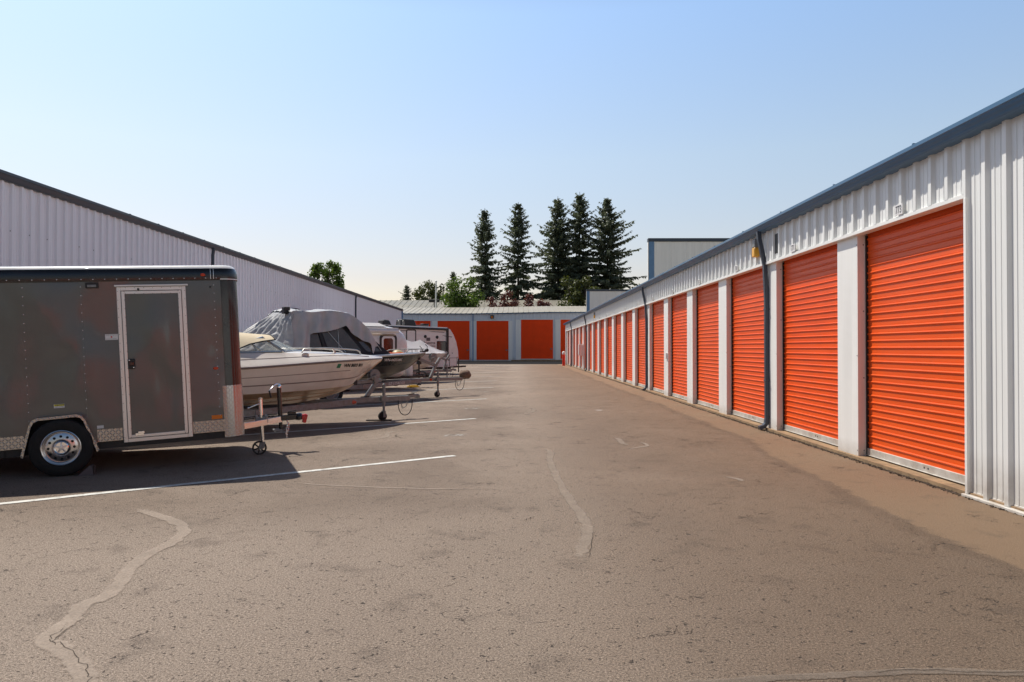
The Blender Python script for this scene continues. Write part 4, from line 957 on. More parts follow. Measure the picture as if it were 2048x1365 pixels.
def boat_trailer(label, loc, mat_, zr=.42, tongue=.65, tz=.46, winch=(-.12,.80), yv=False, brand=None, post_base=-.36, group='boat trailers', jack_x=.0, jack_wheel=True, tape=False):
    t = thing('boat_trailer', label, 'boat trailer', loc, (0,0,radians(37.5)), group)
    b = MB()
    for sy in (-1, 1):
        b.bar((-5.6, sy*.86, zr-.06), (-2.9, sy*.86, zr-.06), .055, .13); b.bar((-2.9, sy*.86, zr-.06), (-.62, sy*.10, tz-.04), .055, .13)
    b.box(-.9, tongue, -.045, .045, tz-.075, tz+.03)
    for x, w in ((-5.5,.86),(-3.9,.86),(-1.6,.43)): b.box(x-.04, x+.04, -w, w, zr-.10, zr-.02)
    b.build('frame', mat_, t, .006)
    b = MB(); x0 = post_base; x1 = winch[0]; z1 = winch[1]
    b.bar((x0, 0, tz+.02), (x1, 0, z1), .09, .075)
    if yv: b.bar((x1+.02,0,z1-.02),(x1-.62,0,z1+.20),.075,.085); b.bar((x1-.02,0,z1-.04),(x1+.16,0,z1+.22),.075,.08)
    else: b.bar((x1-.50,0,z1),(x1+.10,0,z1+.03),.07,.07)
    b.build('winch_post', mat_, t, .006)
    wx, wz = (x1-.06, z1+.15) if not yv else (x1-.10, z1+.26)
    b = MB(); b.lathe([(0,-.07),(.115,-.07),(.115,-.055),(.05,-.05),(.05,.05),(.115,.055),(.115,.07),(0,.07)], (wx,0,wz), (0,1,0), 22); b.box(wx-.03,wx+.05,-.085,-.072,wz-.16,wz+.02); b.box(wx-.03,wx+.05,.072,.085,wz-.16,wz+.02); b.tube([(wx,-.07,wz),(wx,-.13,wz),(wx-.22,-.14,wz-.09)], .012, 6)
    b.build('winch', M['galv'], t)
    rx, rz = (x1-.53, z1+.0) if not yv else (x1-.66, z1+.22)
    b = MB(); b.lathe([(0,-.09),(.05,-.09),(.035,0),(.05,.09),(0,.09)], (rx,0,rz+.02), (0,1,0), 14); b.box(rx-.02,rx+.05,-.11,-.095,rz-.05,rz+.06); b.build('bow_roller', M['black'], t, smooth=.6)
    b = MB(); b.tube([(wx,0,wz+.05),(rx+.05,0,rz+.16)], .01, 6); b.build('winch_strap', M['black'], t)
    jy = -.10
    b = MB(); b.tube([(jack_x,jy,.34),(jack_x,jy,.72)], .034, 12); b.cyl((jack_x,jy,.16),(jack_x,jy,.36),.026,n=10); b.lathe([(.034,0),(.038,.02),(.02,.045),(0,.05)], (jack_x,jy,.72), (0,0,1), 12); b.box(jack_x-.05,jack_x+.05,jy-.03,jy+.06,tz-.06,tz+.05); j = b.build('tongue_jack', M['galv'], t, smooth=.7)
    if jack_wheel:
        b = MB(); b.lathe([(0,-.03),(.07,-.035),(.09,-.025),(.09,.025),(.07,.035),(0,.03)], (jack_x-.03,jy,.09), (0,1,0), 20); b.build('jack_wheel', M['rubber'], j, smooth=.6)
        b = MB(); b.box(jack_x-.035,jack_x+.02,jy-.05,jy-.037,.07,.19); b.box(jack_x-.035,jack_x+.02,jy+.037,jy+.05,.07,.19); b.box(jack_x-.035,jack_x+.02,jy-.05,jy+.05,.18,.20); b.build('fork', M['galv'], j)
    b = MB(); b.box(tongue-.02,tongue+.22,-.04,.04,tz-.02,tz+.055); b.lathe([(0,0),(.06,.01),(.06,.07),(0,.10)], (tongue+.2,0,tz-.04), (0,0,1), 12); b.bar((tongue+.05,0,tz+.09),(tongue+.2,0,tz+.10),.045,.015); b.build('coupler', mat_, t, .006)
    b = MB(); b.tube([(tongue-.13+.17*cos(pi+pi*k/10), -.07, tz-.06-.32*sin(pi*k/10)**.7) for k in range(11)], .009, 6); b.tube([(jack_x-.5,-.05,tz+.045),(jack_x-.2,-.055,tz+.05),(tongue-.1,-.05,tz+.045),(tongue+.1,-.05,tz+.07)], .01, 6); b.build('cable', M['black'], t)
    b = MB(); chain(b, [(tongue,.04,tz-.06),(tongue-.05,.04,tz-.2),(tongue-.14,.04,tz-.24),(tongue-.2,.0,tz-.08)], .006, .045); b.build('safety_chain', M['galv'], t)
    b = MB(); b.lathe([(0,.012),(.032,.010),(.036,0)], (0,0,0), (0,-1,0), 12); u = V((2.28,-.76)).normalized()
    px = -.72 if not tape else -.02
    if not tape:
        b.v = [(px + x*2.0, -.128 - .035 + y + x*(-.6), tz-.045+z) for x, y, z in b.v]
    else: b.v = [(px - .2 + x*1.3, -.048 + y, tz-.02+z) for x, y, z in b.v]
    b.build('marker_lamp', M['redlens'], t, smooth=.8)
    # bunks, axle, wheels
    b = MB()
    for sy in (-1, 1):
        b.box(-5.4,-2.0,sy*.45-.05,sy*.45+.05,zr+.0,zr+.045)
        for x in (-5.2,-3.9,-2.4): b.box(x-.03,x+.03,sy*.45-.02,sy*.45+.02,zr-.10,zr)
    b.build('bunk', M['black'], t)
    b = MB(); b.cyl((-3.9,-1.08,.32),(-3.9,1.08,.32),.035); b.build('axle', M['galv'], t)
    for sy in (-1, 1):
        wheel(t, -3.9, sy*1.08, .32, sy, M['galv'], style='plain')
        fender(t, [(-4.32,.42),(-4.22,.62),(-4.08,.72),(-3.72,.72),(-3.58,.62),(-3.48,.42)], sy*.97, sy*1.2, mat_)
    if brand:
        d = V((2.28,.76,.02)).normalized()
        p = V((-1.62,-.43,(zr+tz)/2-.05)) + V((.33,-1,0)).normalized()*.032
        text('lettering', brand, .105, M['sticker'], t, frame3(p, d, (0,0,1)), shear=.15, sx=1.25)
    return t

# --- white runabout
BL = (-2.80, 15.16, 0)
t1 = boat_trailer('galvanised boat trailer carrying the white runabout, small wheel jack on the tongue', BL, M['galv'])
wb = thing('boat', 'white runabout boat with raked windscreen, tan canvas top and hull bottom tinted tan as by warm ground light', 'boat', BL, (0,0,radians(37.5)))
H1 = Hull([(0,.02),(.35,.36),(.7,.60),(1.2,.82),(1.9,1.0),(3,1.12),(4.4,1.14),(5.8,1.08)],
          [(0,.006),(.45,.02),(.75,.11),(1.2,.42),(1.9,.73),(3,.93),(4.4,.98),(5.8,.95)],
          [(0,1.24),(.35,.98),(.7,.71),(1.2,.54),(1.9,.435),(3,.375),(5.8,.37)],
          [(0,1.25),(.35,1.0),(.7,.765),(1.2,.73),(1.9,.71),(3,.69),(5.8,.66)],
          [(0,1.285),(1,1.265),(2,1.22),(3.1,1.16),(5.8,1.08)], 5.8)
BD = [.0,.30,.325,.335,.36,.62,.63,.645,.93,.935,1.0]
def m1(i, j, s):
    if j < 6: return 1
    if j == 8 or (j == 11): return 2
    return 0
BD = [.30,.345,.62,.645,.955,1.0]
def m1(i, j, s):
    k = j - 6                                                     # band index above the chine
    if j < 6: return 1
    return 2 if k in (1, 5) or (k == 3 and s > .9) else 0
H1.build(BD, m1, [M['gel'], M['gel_bounce'], M['stripe']], wb)
# deck
b = MB(); R = []
S = [0,.12,.3,.5,.75,1.0,1.3,1.6,1.85,2.1,2.35]
def coam(s):
    b_, bc, zk, zc, zs = H1.row(s); r = min(1, s/1.5)
    q = max(0, min(1, (s-1.5)/1.5))
    return [(b_+.012, zs+.0), (b_+.016, zs+.02), (max(.004,b_-.03), zs+.035+.03*r), (max(.003,b_-.13*r-.02), zs+.04+.075*r+.03*q), (max(.002,b_-.22*r-.03), zs+.045+.125*r+.08*q)]
for s in S:
    P = coam(s); zs = H1.row(s)[4]; r = min(1, s/1.5)
    half = [(-s, -y, z) for y, z in P] + [(-s, -P[-1][0]*.5, P[-1][1]+.022*r)]
    R.append(half + [(-s, 0, P[-1][1]+.03*r)] + [(x, -y, z) for x, y, z in half[::-1]])
b.loft(R, closed=False)
for sg in (-1, 1):
    b.loft([[(-s, sg*y, z) for y, z in coam(s)] + [(-s, sg*(coam(s)[-1][0]-.10), coam(s)[-1][1]), (-s, sg*(coam(s)[-1][0]-.13), .75)] for s in (2.35,3,3.6,4.2,5,5.8)], closed=False)
b.quad((-2.35,-.7,.76),(-2.35,.7,.76),(-5.8,.8,.76),(-5.8,-.8,.76)); b.quad((-2.35,-.75,.76),(-2.35,.75,.76),(-2.35,.75,1.45),(-2.35,-.75,1.45))
b.build('deck', M['gel'], wb, smooth=.6)
b = MB()
for sg in (-1, 1): b.tube([(-s, sg*(H1.row(s)[0]+.014), H1.row(s)[4]+.002) for s in [.02+.24*k for k in range(25)]], .016, 6)
b.build('rub_rail', M['stripe'], wb, smooth=.8)
b = MB()
for sg in (-1, 1): b.tube([(-s, sg*(coam(s)[3][0]+.004), coam(s)[3][1]) for s in [.5+.24*k for k in range(22)]], .006, 5)
b.build('deck_step', M['stripe'], wb, smooth=.8)
wsb = [(-1.72,0,1.445),(-2.28,-.62,1.44),(-3.35,-.86,1.42)]; wst = [(-2.42,0,1.735),(-2.68,-.56,1.695),(-3.30,-.78,1.52)]
b = MB()
for sg in (1, -1):
    f = lambda p: (p[0], p[1]*sg, p[2])
    for i in range(2): b.quad(f(wsb[i]), f(wsb[i+1]), f(wst[i+1]), f(wst[i]))
wsg = b.build('windscreen', M['glass'], wb)
b = MB()
for sg in (1, -1):
    f = lambda p: (p[0], p[1]*sg, p[2])
    b.tube([f(p) for p in wsb], .022, 6); b.tube([f(p) for p in wst], .022, 6); b.tube([f(wsb[1]), f(wst[1])], .022, 6)
    b.tube([f((-2.0,-.31,1.44)), f((-2.55,-.28,1.715))], .011, 6); b.tube([f((-2.8,-.74,1.43)), f((-2.93,-.65,1.63))], .009, 6)
b.build('windscreen_frame', M['alu'], wsg, smooth=.8)
b = MB(); R = []
for k in range(11):
    s = 2.45 + k*.26; zt = 1.755 + .075*sin(k/10*pi*.75); ze = interp([(2.45,1.66),(2.9,1.60),(3.4,1.40),(5.2,1.40)], s); w = interp([(2.45,.60),(3.0,.80),(3.5,.90),(5.1,.88)], s)
    ring_ = []
    for q in range(17):
        a = -1 + q/8; y = a*w; zz = ze + (zt - ze)*(1 - abs(a)**3.0); ring_.append((-s, y, zz + .008*mnoise.noise(V((s*3, a*2, 1)))))
    R.append(ring_)
b.loft(R, closed=False); b.build('canvas_top', M['canvas'], wb, smooth=.8)
b = MB(); b.tube([R[0][q] for q in range(17)], .014, 6)
for sg in (0, -1): b.tube([(x, y*1.01, z) for x, y, z in [r[sg] for r in R]], .012, 6)
b.build('canvas_edge', M['blackcanvas'], wb)
b = MB()
for sg in (-1, 1):
    def rp(s, dz): 
        P = coam(s)[-1]; return (-s, sg*(P[0]-.05), P[1]+dz)
    b.tube([rp(.66,.0), rp(.70,.06), rp(.78,.085), rp(1.1,.09), rp(1.5,.09), rp(1.95,.07), rp(2.0,.0)], .013, 8); b.bar(rp(1.28,-.01), rp(1.34,.085), .03, .02)
b.build('bow_rail', M['alu'], wb, smooth=.8)
b = MB(); b.lathe([(0,.03),(.03,.028),(.036,0)], (-.42,0,1.30), (0,0,1), 12); b.box(-.62,-.50,-.03,.03,1.345,1.37); b.build('bow_cleat', M['chrome'], wb)
b = MB(); b.lathe([(.055,0),(.055,.008),(.035,.01),(0,.004)], (0,0,0), (0,-1,0), 14)
yv_ = coam(1.95)[3][0]; b.v = [(-1.98 + x*1.3, -(yv_-.02) + y, coam(1.95)[3][1]+.03+z*.75) for x, y, z in b.v]; b.build('vent', M['alu'], wb)
def on_hull(H, s0, z0, off=.004):
    def f(p):
        s = s0 - p.x; z = z0 + p.y; return V((-s, -(H.side_y(s, z) + off), z))
    return f
text('registration', 'WN 8603 RH', .085, M['ink'], wb, None, on_hull(H1, .92, 1.165), bold=.0035, sx=1.05)
b = MB(); f = on_hull(H1, 1.30, 1.165); b.poly([f(V((x, y, 0))) for x, y in ((-.05,-.04),(.035,-.04),(.05,.04),(-.035,.04))]); b.build('sticker', M['green'], wb)
b = MB(); b.box(-6.0,-5.81,-.3,.3,.55,1.0); b.lathe([(0,0),(.22,.02),(.25,.3),(.18,.55),(0,.6)], (-6.05,0,.95), (0,0,1), 16); b.box(-6.1,-5.95,-.06,.06,.3,.95); b.build('outboard_motor', M['black'], wb, smooth=.6)

o = MB(); o.box(-.26,.26,-.07,.07,0,.022); o = o.build('wooden_board', M['bark'], None, .003); o.location = (-2.83, 15.03, .0); o.rotation_euler = (0,0,.1); tag(o, 'short dark wooden board lying flat under the jack wheel of the white boat trailer', 'board')

# --- dark aluminium boat under the grey tarp
BL2 = (-2.76, 22.16, 0)
t2 = boat_trailer('grey steel boat trailer carrying the dark boat, with lettered side rail and long tongue', (-2.45-.0*.793, 22.4, 0), M['galv'], zr=.50, tongue=.95, tz=.56, winch=(-.02,.98), yv=True, brand='EZ LOADER', post_base=-.22, tape=True)
db = thing('boat', 'charcoal and bare aluminium boat with black canvas cabin and clear windows', 'boat', BL2, (0,0,radians(37.5)))
H2 = Hull([(0,.02),(.35,.33),(.7,.56),(1.2,.80),(1.9,1.0),(3,1.14),(4.4,1.16),(6.0,1.12)],
          [(0,.005),(.5,.02),(.9,.12),(1.4,.40),(2.0,.70),(3,.92),(4.4,.98),(6,.96)],
          [(0,1.31),(.35,1.07),(.63,.88),(1.2,.67),(1.5,.575),(2.1,.52),(3,.50),(6,.50)],
          [(0,1.32),(.35,1.09),(.7,.87),(1.2,.80),(1.9,.77),(3,.75),(6,.74)],
          [(0,1.355),(1,1.33),(2,1.29),(3.1,1.26),(6,1.20)], 6.0)
BD2 = [.25,.42,.44,.60,.94,1.0]
def m2(i, j, s):
    if j < 7: return 1
    k = j - 6
    if s < .55 and k < 5: return 1
    return {1:1, 2:3, 3:0, 4:0, 5:2}.get(k, 1) if s > .28 else 1
H2.build(BD2, m2, [M['hulldark'], M['hullalu'], M['alu_bright'], M['hullband']], db)
b = MB(); R = []
for s in (0,.15,.4,.7,1.0,1.4,1.75):
    bb_, _, _, _, zs = H2.row(s); half = [(-s, -(bb_+.02), zs), (-s, -(bb_+.01), zs+.03), (-s, -max(.004, bb_-.10), zs+.035), (-s, -max(.003, bb_-.12)*.98, zs-.02)]
    R.append(half + [(-s,0,zs-.0)] + [(x,-y,z) for x,y,z in half[::-1]])
b.loft(R, closed=False)
for sg in (-1, 1):
    b.loft([[(-s, sg*(H2.row(s)[0]+.02), H2.row(s)[4]), (-s, sg*(H2.row(s)[0]+.01), H2.row(s)[4]+.03), (-s, sg*(H2.row(s)[0]-.12), H2.row(s)[4]+.035), (-s, sg*(H2.row(s)[0]-.20), 1.06)] for s in (1.75,3,4.4,6)], closed=False)
b.quad((-2.2,-.55,.95),(-2.2,.55,.95),(-6,.9,.95),(-6,-.9,.95)); b.build('deck', M['alu_bright'], db, smooth=.6)
b = MB()
for sg in (-1, 1):
    def rp(s, dz): return (-s, sg*max(.05, H2.row(s)[0]-.07), H2.row(s)[4]+dz)
    b.tube([rp(1.0,.03), rp(.97,.09), rp(.90,.12), rp(.5,.13), rp(.2,.13), rp(.08,.12)], .014, 8)
    for s in (.25,.5,.75): b.cyl(rp(s,.02), rp(s,.13), .010, n=6)
b.build('bow_rail', M['galv'], db, smooth=.8)
b = MB(); b.box(-.16,.06,-.06,.06,1.385,1.43); b.lathe([(0,-.05),(.05,-.05),(.05,.05),(0,.05)], (.05,0,1.44), (0,1,0), 12); b.tube([(-.12,-.05,1.43),(-.2,-.10,1.52),(-.27,-.12,1.57)], .012, 6); b.tube([(.02,-.05,1.44),(.04,-.06,1.55),(-.05,-.08,1.62)], .012, 6); b.build('anchor_roller', M['black'], db, .005)
# cabin: canvas walls with clear windows
cab = [(-1.62,.72,1.32),(-2.55,.80,2.42),(-4.38,.86,2.40),(-5.0,1.0,1.28)]     # side outline (x, half width, z)
def cabp(u, w, sg=-1):
    """point on the cabin side: u 0..1 fore to aft at height fraction w"""
    x0 = lerp(-1.62,-4.62,u); x1 = lerp(-2.9,-4.40,u); z0 = 1.31-.05*u; y0 = interp([(1.62,.86),(2.4,1.0),(5.2,1.02)], -x0); y1 = .82
    return V((lerp(x0,x1,w), sg*lerp(y0,y1,w), lerp(z0,2.36,w)))
b = MB()
wins = [[(.06,.10),(.235,.10),(.235,.62),(.20,.70)], [(.28,.08),(.62,.08),(.62,.88),(.30,.88)], [(.68,.08),(.93,.08),(.90,.88),(.68,.88)]]
for sg in (-1, 1):
    g_ = [[cabp(u/16, w/10, sg) for u in range(17)] for w in range(11)]
    b.loft(g_, closed=False)
fr = [[(lerp(-1.35,-2.86,w) - .27*abs(a)**2*(1-w*.5), a*lerp(.86,.82,w), lerp(1.33,2.36,w)) for a in [k/6-1 for k in range(13)]] for w in [k/8 for k in range(9)]]
b.loft(fr, closed=False)
b.loft([[(-2.88,-.82,2.36),(-2.88,0,2.40),(-2.88,.82,2.36)],[(-4.42,-.82,2.36),(-4.42,0,2.40),(-4.42,.82,2.36)]], closed=False)
cb = b.build('cabin_canvas', M['blackcanvas'], db, smooth=.8)
for wn in wins:
    for sg in (-1, 1):
        P = [cabp(u, w, sg) + V((0, sg*.012, .0)) for u, w in wn]
        c = sum(P, V((0,0,0)))/len(P); pts = []
        n = len(P)
        for i in range(n):
            p, q, r = P[i-1], P[i], P[(i+1) % n]
            for t in (0,.25,.5,.75,1):
                a_ = q + (p-q)*.16; c_ = q + (r-q)*.16; pts.append(a_*(1-t)**2 + q*2*t*(1-t) + c_*t*t)
        b = MB(); b.poly(pts); b.build('cabin_window', M['vinyl2'], cb)
b = MB()
for (u0,w0,u1,w1) in ((.30,.86,.52,.12),(.60,.86,.46,.10)):
    p, q = cabp(u0,w0), cabp(u1,w1); p.y -= .022; q.y -= .022; b.tube([p,q], .010, 5)
b.build('canvas_bow', M['alu'], cb)
p0 = cabp(.655,.0); p1 = cabp(.65,.95); b = MB(); b.bar(p0+V((0,-.02,0)), p1+V((0,-.02,0)), .03, .07); b.build('hardtop_post', M['black'], db)
text('registration', 'WN-6420-MK', .105, M['sticker'], db, None, on_hull(H2, 1.50, 1.165, .006), bold=.003, sx=1.15)
b = MB(); b.box(-5.7,-5.45,-.3,.3,.8,1.1); b.box(-6.35,-6.0,-.25,.25,.6,1.7); b.build('outboard_motor', M['black'], db, .06)
b = MB(); b.box(-4.62,-4.46,-.68,-.50,2.40,2.58); b.build('antenna_mount', M['black'], db, .01)
# tarp over the hardtop, hanging on the near side
tp = MB()
def crink(p, k=1.0):
    q = V(p); n = mnoise.noise(q*2.1 + V((3,1,2)))*.055 + mnoise.noise(q*5.5 + V((9,4,1)))*.030 + abs(mnoise.noise(q*9.0 + V((2,7,5))))*.022
    return n*k
topz = [(1.95,1.44),(2.1,1.66),(2.31,1.98),(2.6,2.24),(2.85,2.40),(3.0,2.46),(3.5,2.50),(4.0,2.45),(4.3,2.49),(4.46,2.47),(4.53,2.44)]
botz = [(1.95,1.42),(2.05,1.56),(2.14,1.54),(2.24,1.33),(2.31,1.62),(2.36,1.66),(2.6,1.73),(2.9,1.95),(3.0,2.06),(3.06,2.11),(3.3,2.01),(3.6,1.94),(3.92,1.90),(4.02,1.86),(4.05,1.34),(4.53,1.28)]
NS = 110; G_ = []
for i in range(NS + 1):
    s = 1.95 + (4.53-1.95)*i/NS; zt = smooth_interp(topz, s); zb = min(zt - .015, interp(botz, s)); r_ = []
    for k in range(15):                                           # hanging near side, folds running down
        t = k/14; z = lerp(zb, zt, t); d_ = zt - z; w_ = .86 + .10*d_ + .02
        fold = .06 + (.045*sin(s*15 + 3*mnoise.noise(V((s*1.1,2,0)))) + .055*mnoise.noise(V((s*6, z*1.2, 0))))*min(1, d_*4)
        y = -(w_ + fold) + crink((s, 1, z), .7); r_.append((-s + .05*mnoise.noise(V((s*3, z*3, 1)))*min(1, d_*3), y, z))
    for k in range(1, 23):                                        # over the roof
        t = k/22; y = lerp(-.88, .86, t); sag = .045*(1-abs(2*t-1)**3); zz = zt + sag*(1 if s > 2.55 else .4) + crink((s*1.0, y*2.0, 3.0), .9)
        r_.append((-s, y, zz))
    for k in range(1, 8): t = k/7; r_.append((-s, .88 + .10*t, zt - .9*t + .03*sin(s*9)*t))
    G_.append(r_)
tp.loft(G_, closed=False)
# the steep rear face and the flap pulled down to the far stern corner
A_, B_ = V((-4.47,-.95,2.47)), V((-4.50,.45,2.50)); C_, D_ = V((-4.52,-1.09,1.25)), V((-5.75,1.05,1.20)); N1, N2 = 40, 34
G_ = []
for i in range(N1 + 1):
    u = i/N1; r_ = []
    for k in range(N2 + 1):
        t = k/N2; p = (A_.lerp(B_, u)).lerp(C_.lerp(D_, u), t); amp = min(1, t*5)
        ph = u*lerp(26, 15, t); rid = abs(sin(ph + 1.5*mnoise.noise(V((u*3, t*1.5, 2)))))
        p += V((-.75,-.15,.35))*(.07*rid*amp*(1-.35*t) + crink((u*2.2, t*2.2, 8), 1.1)*amp); r_.append(p)
    G_.append(r_)
tp.loft(G_, closed=False)
E_ = V((-4.50,.45,2.50)); F_ = V((-4.46,.88,2.42)); D2 = V((-6.1,1.02,1.35)); G_ = []
for i in range(17):
    u = i/16; G_.append([E_.lerp(F_, u).lerp(D_.lerp(D2, u), k/20) + V((-.5,0,.5))*crink((u*2, k*.1, 4), .8)*min(1, k/4) for k in range(21)])
tp.loft(G_, closed=False)
tp_o = tp.build('tarp', M['tarp'], None, smooth=1.2); tp_o.location = BL2; tp_o.rotation_euler = (0,0,radians(37.5))
tag(tp_o, 'crumpled silver grey tarp draped over the cabin of the dark boat', 'tarp')
# odds and ends on its foredeck
o = MB(); o.lathe([(0,.28),(.09,.265),(.17,.2),(.22,.11),(.23,.0)], (0,0,0), (0,0,1), 18); o = o.build('boat_fender', M['tanfend'], None, smooth=.8); o.location = (-3.50, 21.52, 1.175); tag(o, 'round tan vinyl fender lying on the foredeck of the dark boat', 'boat fender')
o = MB(); o.tube([(-.30,0,.05),(-.15,.03,.06),(0,-.02,.05),(.15,.02,.06),(.30,0,.05)], [.035,.05,.05,.05,.035], 10); o = o.build('life_vest', M['orange'], None, smooth=.8); o.location = (-3.50, 21.2, 1.275); o.rotation_euler = (0,0,radians(34)); tag(o, 'bright orange rolled life vest on the foredeck of the dark boat', 'life vest')
bg = MB(); rings = []
for k in range(9):
    x = -.20 + .05*k; r = .14*max(.25, 1-((k-4)/4.4)**4); rings.append([(x, r*1.05*cos(q*pi/6)*(1+.45*mnoise.noise(V((x*9,q*.7,2)))), r*.95*sin(q*pi/6)*(1+.45*mnoise.noise(V((x*8,q*.8,5))))) for q in range(12)])
bg.loft(rings, True, (True, True)); bgo = bg.build('coupler_cover', M['bag'], None, smooth=1.0); bgo.location = (-1.60, 23.07, .66); bgo.rotation_euler = (0,radians(6),radians(37.5)); tag(bgo, 'crumpled brown cloth cover bundled over the tip of the longest trailer tongue', 'cover')

# --- boat under a pale fitted cover
BL3 = (-3.17, 33.0, 0)
t3 = boat_trailer('grey boat trailer with upright winch post carrying the boat under the pale cover', BL3, M['galv'], zr=.46, tongue=.30, tz=.50, winch=(.02,.98), yv=True, post_base=-.12, jack_wheel=False)
cv = thing('boat', 'boat under a peaked pale grey cover with its dark hull hidden', 'boat', BL3, (0,0,radians(37.5)))
H3 = Hull([(0,.02),(.4,.36),(.8,.62),(1.4,.88),(2.2,1.03),(3.2,1.1),(5.4,1.05)], [(0,.006),(.5,.02),(.9,.14),(1.4,.45),(2.1,.75),(3.2,.92),(5.4,.9)],
          [(0,1.2),(.4,.95),(.8,.72),(1.4,.58),(2.1,.54),(5.4,.54)], [(0,1.21),(.4,.97),(.8,.80),(1.4,.80),(2.1,.80),(5.4,.78)], [(0,1.27),(1,1.25),(2,1.22),(5.4,1.15)], 5.4)
H3.build(BD2, lambda i, j, s: 0, [M['gel']], cv)
b = MB(); R = []
pk = [(0,1.33),(.35,1.40),(.8,1.56),(1.15,1.74),(1.35,1.86),(1.5,1.80),(1.75,1.76),(2.1,1.86),(2.45,1.93),(2.7,1.90),(3.2,1.80),(4.3,1.72),(5.5,1.3)]
for i in range(45):
    s = -.05 + 5.6*i/44; ss = max(.0, s); bb_, bc_, zk_, zc_, zs_ = H3.row(min(ss, 5.4)); zt = interp(pk, ss); rg = []
    for k in range(31):
        a = -1 + k/15; t = abs(a)
        if t > .62:                                               # skirt below the gunwale
            q = (t-.62)/.38; low = lerp(zs_, zc_+.03, q); y = H3.side_y(min(ss,5.4), low) + .03 + .012*sin(s*14); z = low + .02*mnoise.noise(V((s*4,a*3,1)))
            if s < 0: y = .02
        else:
            q = t/.62; y = (bb_+.04)*q; z = zs_ + .02 + (zt - zs_)*(1-q)**1.05 - .05*sin(q*pi)*abs(sin(s*2.6)) + .018*mnoise.noise(V((s*5,a*6,3)))
        rg.append((-s, math.copysign(y, a) if a else 0, z))
    R.append(rg)
b.loft(R, closed=False); cvr = b.build('boat_cover', M['cover'], None, smooth=.9); cvr.location = BL3; cvr.rotation_euler = (0,0,radians(37.5))
tag(cvr, 'pale grey fabric cover with two peaks stretched over a parked boat', 'boat cover')

# ------------------------------------------------------------------ small white fibreglass caravan (rounded nose)
EG = (-4.40, 27.40, 0)
eg = thing('caravan', 'small rounded white fibreglass caravan with black framed front window and roof air conditioner', 'caravan', EG, (0,0,radians(37.5)))
def egg_ring(s, n=36):
    """rounded cross-section at distance s behind the nose"""
    t = min(1, s/.75); e = sqrt(max(0, 1-(1-t)**2)); tb = min(1, (4.4-s)/.75); e2 = sqrt(max(0, 1-(1-max(0,tb))**2)); e = min(e, e2)
    hw = 1.0*(.80 + .20*e) if e > 0 else .5; z1 = lerp(1.65, 2.30, e); z0 = lerp(.85, .42, min(1, e*1.3)); hw = lerp(.55, 1.0, e)
    P = []
    for k in range(n):
        a = 2*pi*k/n; ca, sa = cos(a), sin(a); ex = .42
        P.append((-s, math.copysign(abs(ca)**ex, ca)*hw, (z0+z1)/2 + math.copysign(abs(sa)**ex, sa)*(z1-z0)/2))
    return P
b = MB(); b.loft([egg_ring(s) for s in (0,.02,.06,.13,.22,.34,.5,.75,1.2,2,3,3.65,3.9,4.1,4.25,4.34,4.38,4.4)], True, (True, True)); b.build('shell', M['rv'], eg, smooth=.9)
def rrect(cx, cz, w, h, r, n=6):
    P = []
    for q, (sx, sz) in enumerate(((1,1),(-1,1),(-1,-1),(1,-1))):
        for k in range(n + 1):
            a = q*pi/2 + k*pi/2/n; P.append((cx + sx*(w/2-r) + r*cos(a), cz + sz*(h/2-r) + r*sin(a)))
    return P
def framed_window(parent, cx, cz, w, h, y, r=.08, fw=.05, mf=None, mg=None, name='window', inner=None):
    o = rrect(cx,cz,w,h,r); i = rrect(cx,cz,w-2*fw,h-2*fw,max(.01,r-fw*.6)); mb = MB()
    mb.loft([[(x,y+.02,z) for x,z in o],[(x,y-.018,z) for x,z in o],[(x,y-.018,z) for x,z in i],[(x,y+.0,z) for x,z in i]], True)
    f = mb.build(name, mf or M['black'], parent)
    if inner:
        i2 = rrect(cx,cz,w-4*fw,h-4*fw,max(.01,r-fw)); mb = MB(); mb.loft([[(x,y-.012,z) for x,z in i],[(x,y-.012,z) for x,z in i2]], True); mb.build('inner_frame', inner, f); i = i2
    mb = MB(); mb.poly([(x,y-.008,z) for x,z in i]); mb.build('pane', mg or M['darkglass'], f); return f
framed_window(eg, -.98, 1.52, .68, .98, -1.0, .16, .075, M['black'], M['darkglass'], inner=M['white'])
b = MB(); b.box(-2.42,-2.18,-1.02,-.99,1.62,1.78); b.build('vent_cover', M['galv'], eg, .01)
b = MB(); b.cyl((-3.9,-1.06,2.12),(-.62,-1.06,2.12),.075,n=12); b.box(-3.9,-.62,-1.10,-1.02,2.20,2.235); b.build('awning_roll', M['white'], eg, smooth=.7)
b = MB(); b.box(-3.9,-.66,-1.02,-.985,1.965,1.99); b.build('awning_rail', M['canvas'], eg)
b = MB(); b.loft([[(-3.6,-.7,2.29),(-3.5,-.5,2.42),(-3.5,.5,2.42),(-3.6,.7,2.29)],[(-.9,-.7,2.29),(-1.1,-.5,2.42),(-1.1,.5,2.42),(-.9,.7,2.29)]], closed=False, caps=(True,True)); b.build('raised_roof', M['rv'], eg)
b = MB(); b.bar((0.1,-.5,.42),(1.15,-.03,.42),.06,.09); b.bar((.1,.5,.42),(1.15,.03,.42),.06,.09); b.bar((-4.2,-.6,.38),(.15,-.5,.42),.06,.10); b.bar((-4.2,.6,.38),(.15,.5,.42),.06,.10); b.box(1.1,1.45,-.045,.045,.38,.47); b.build('tongue_frame', M['black'], eg)
for yy in (-.16, .16):
    b = MB(); b.lathe([(0,.46),(.14,.46),(.155,.50),(.155,.80),(.13,.88),(.06,.92),(.06,.97),(0,.97)], (.32,yy,0), (0,0,1), 16); b.build('gas_bottle', M['white'], eg, smooth=.7)
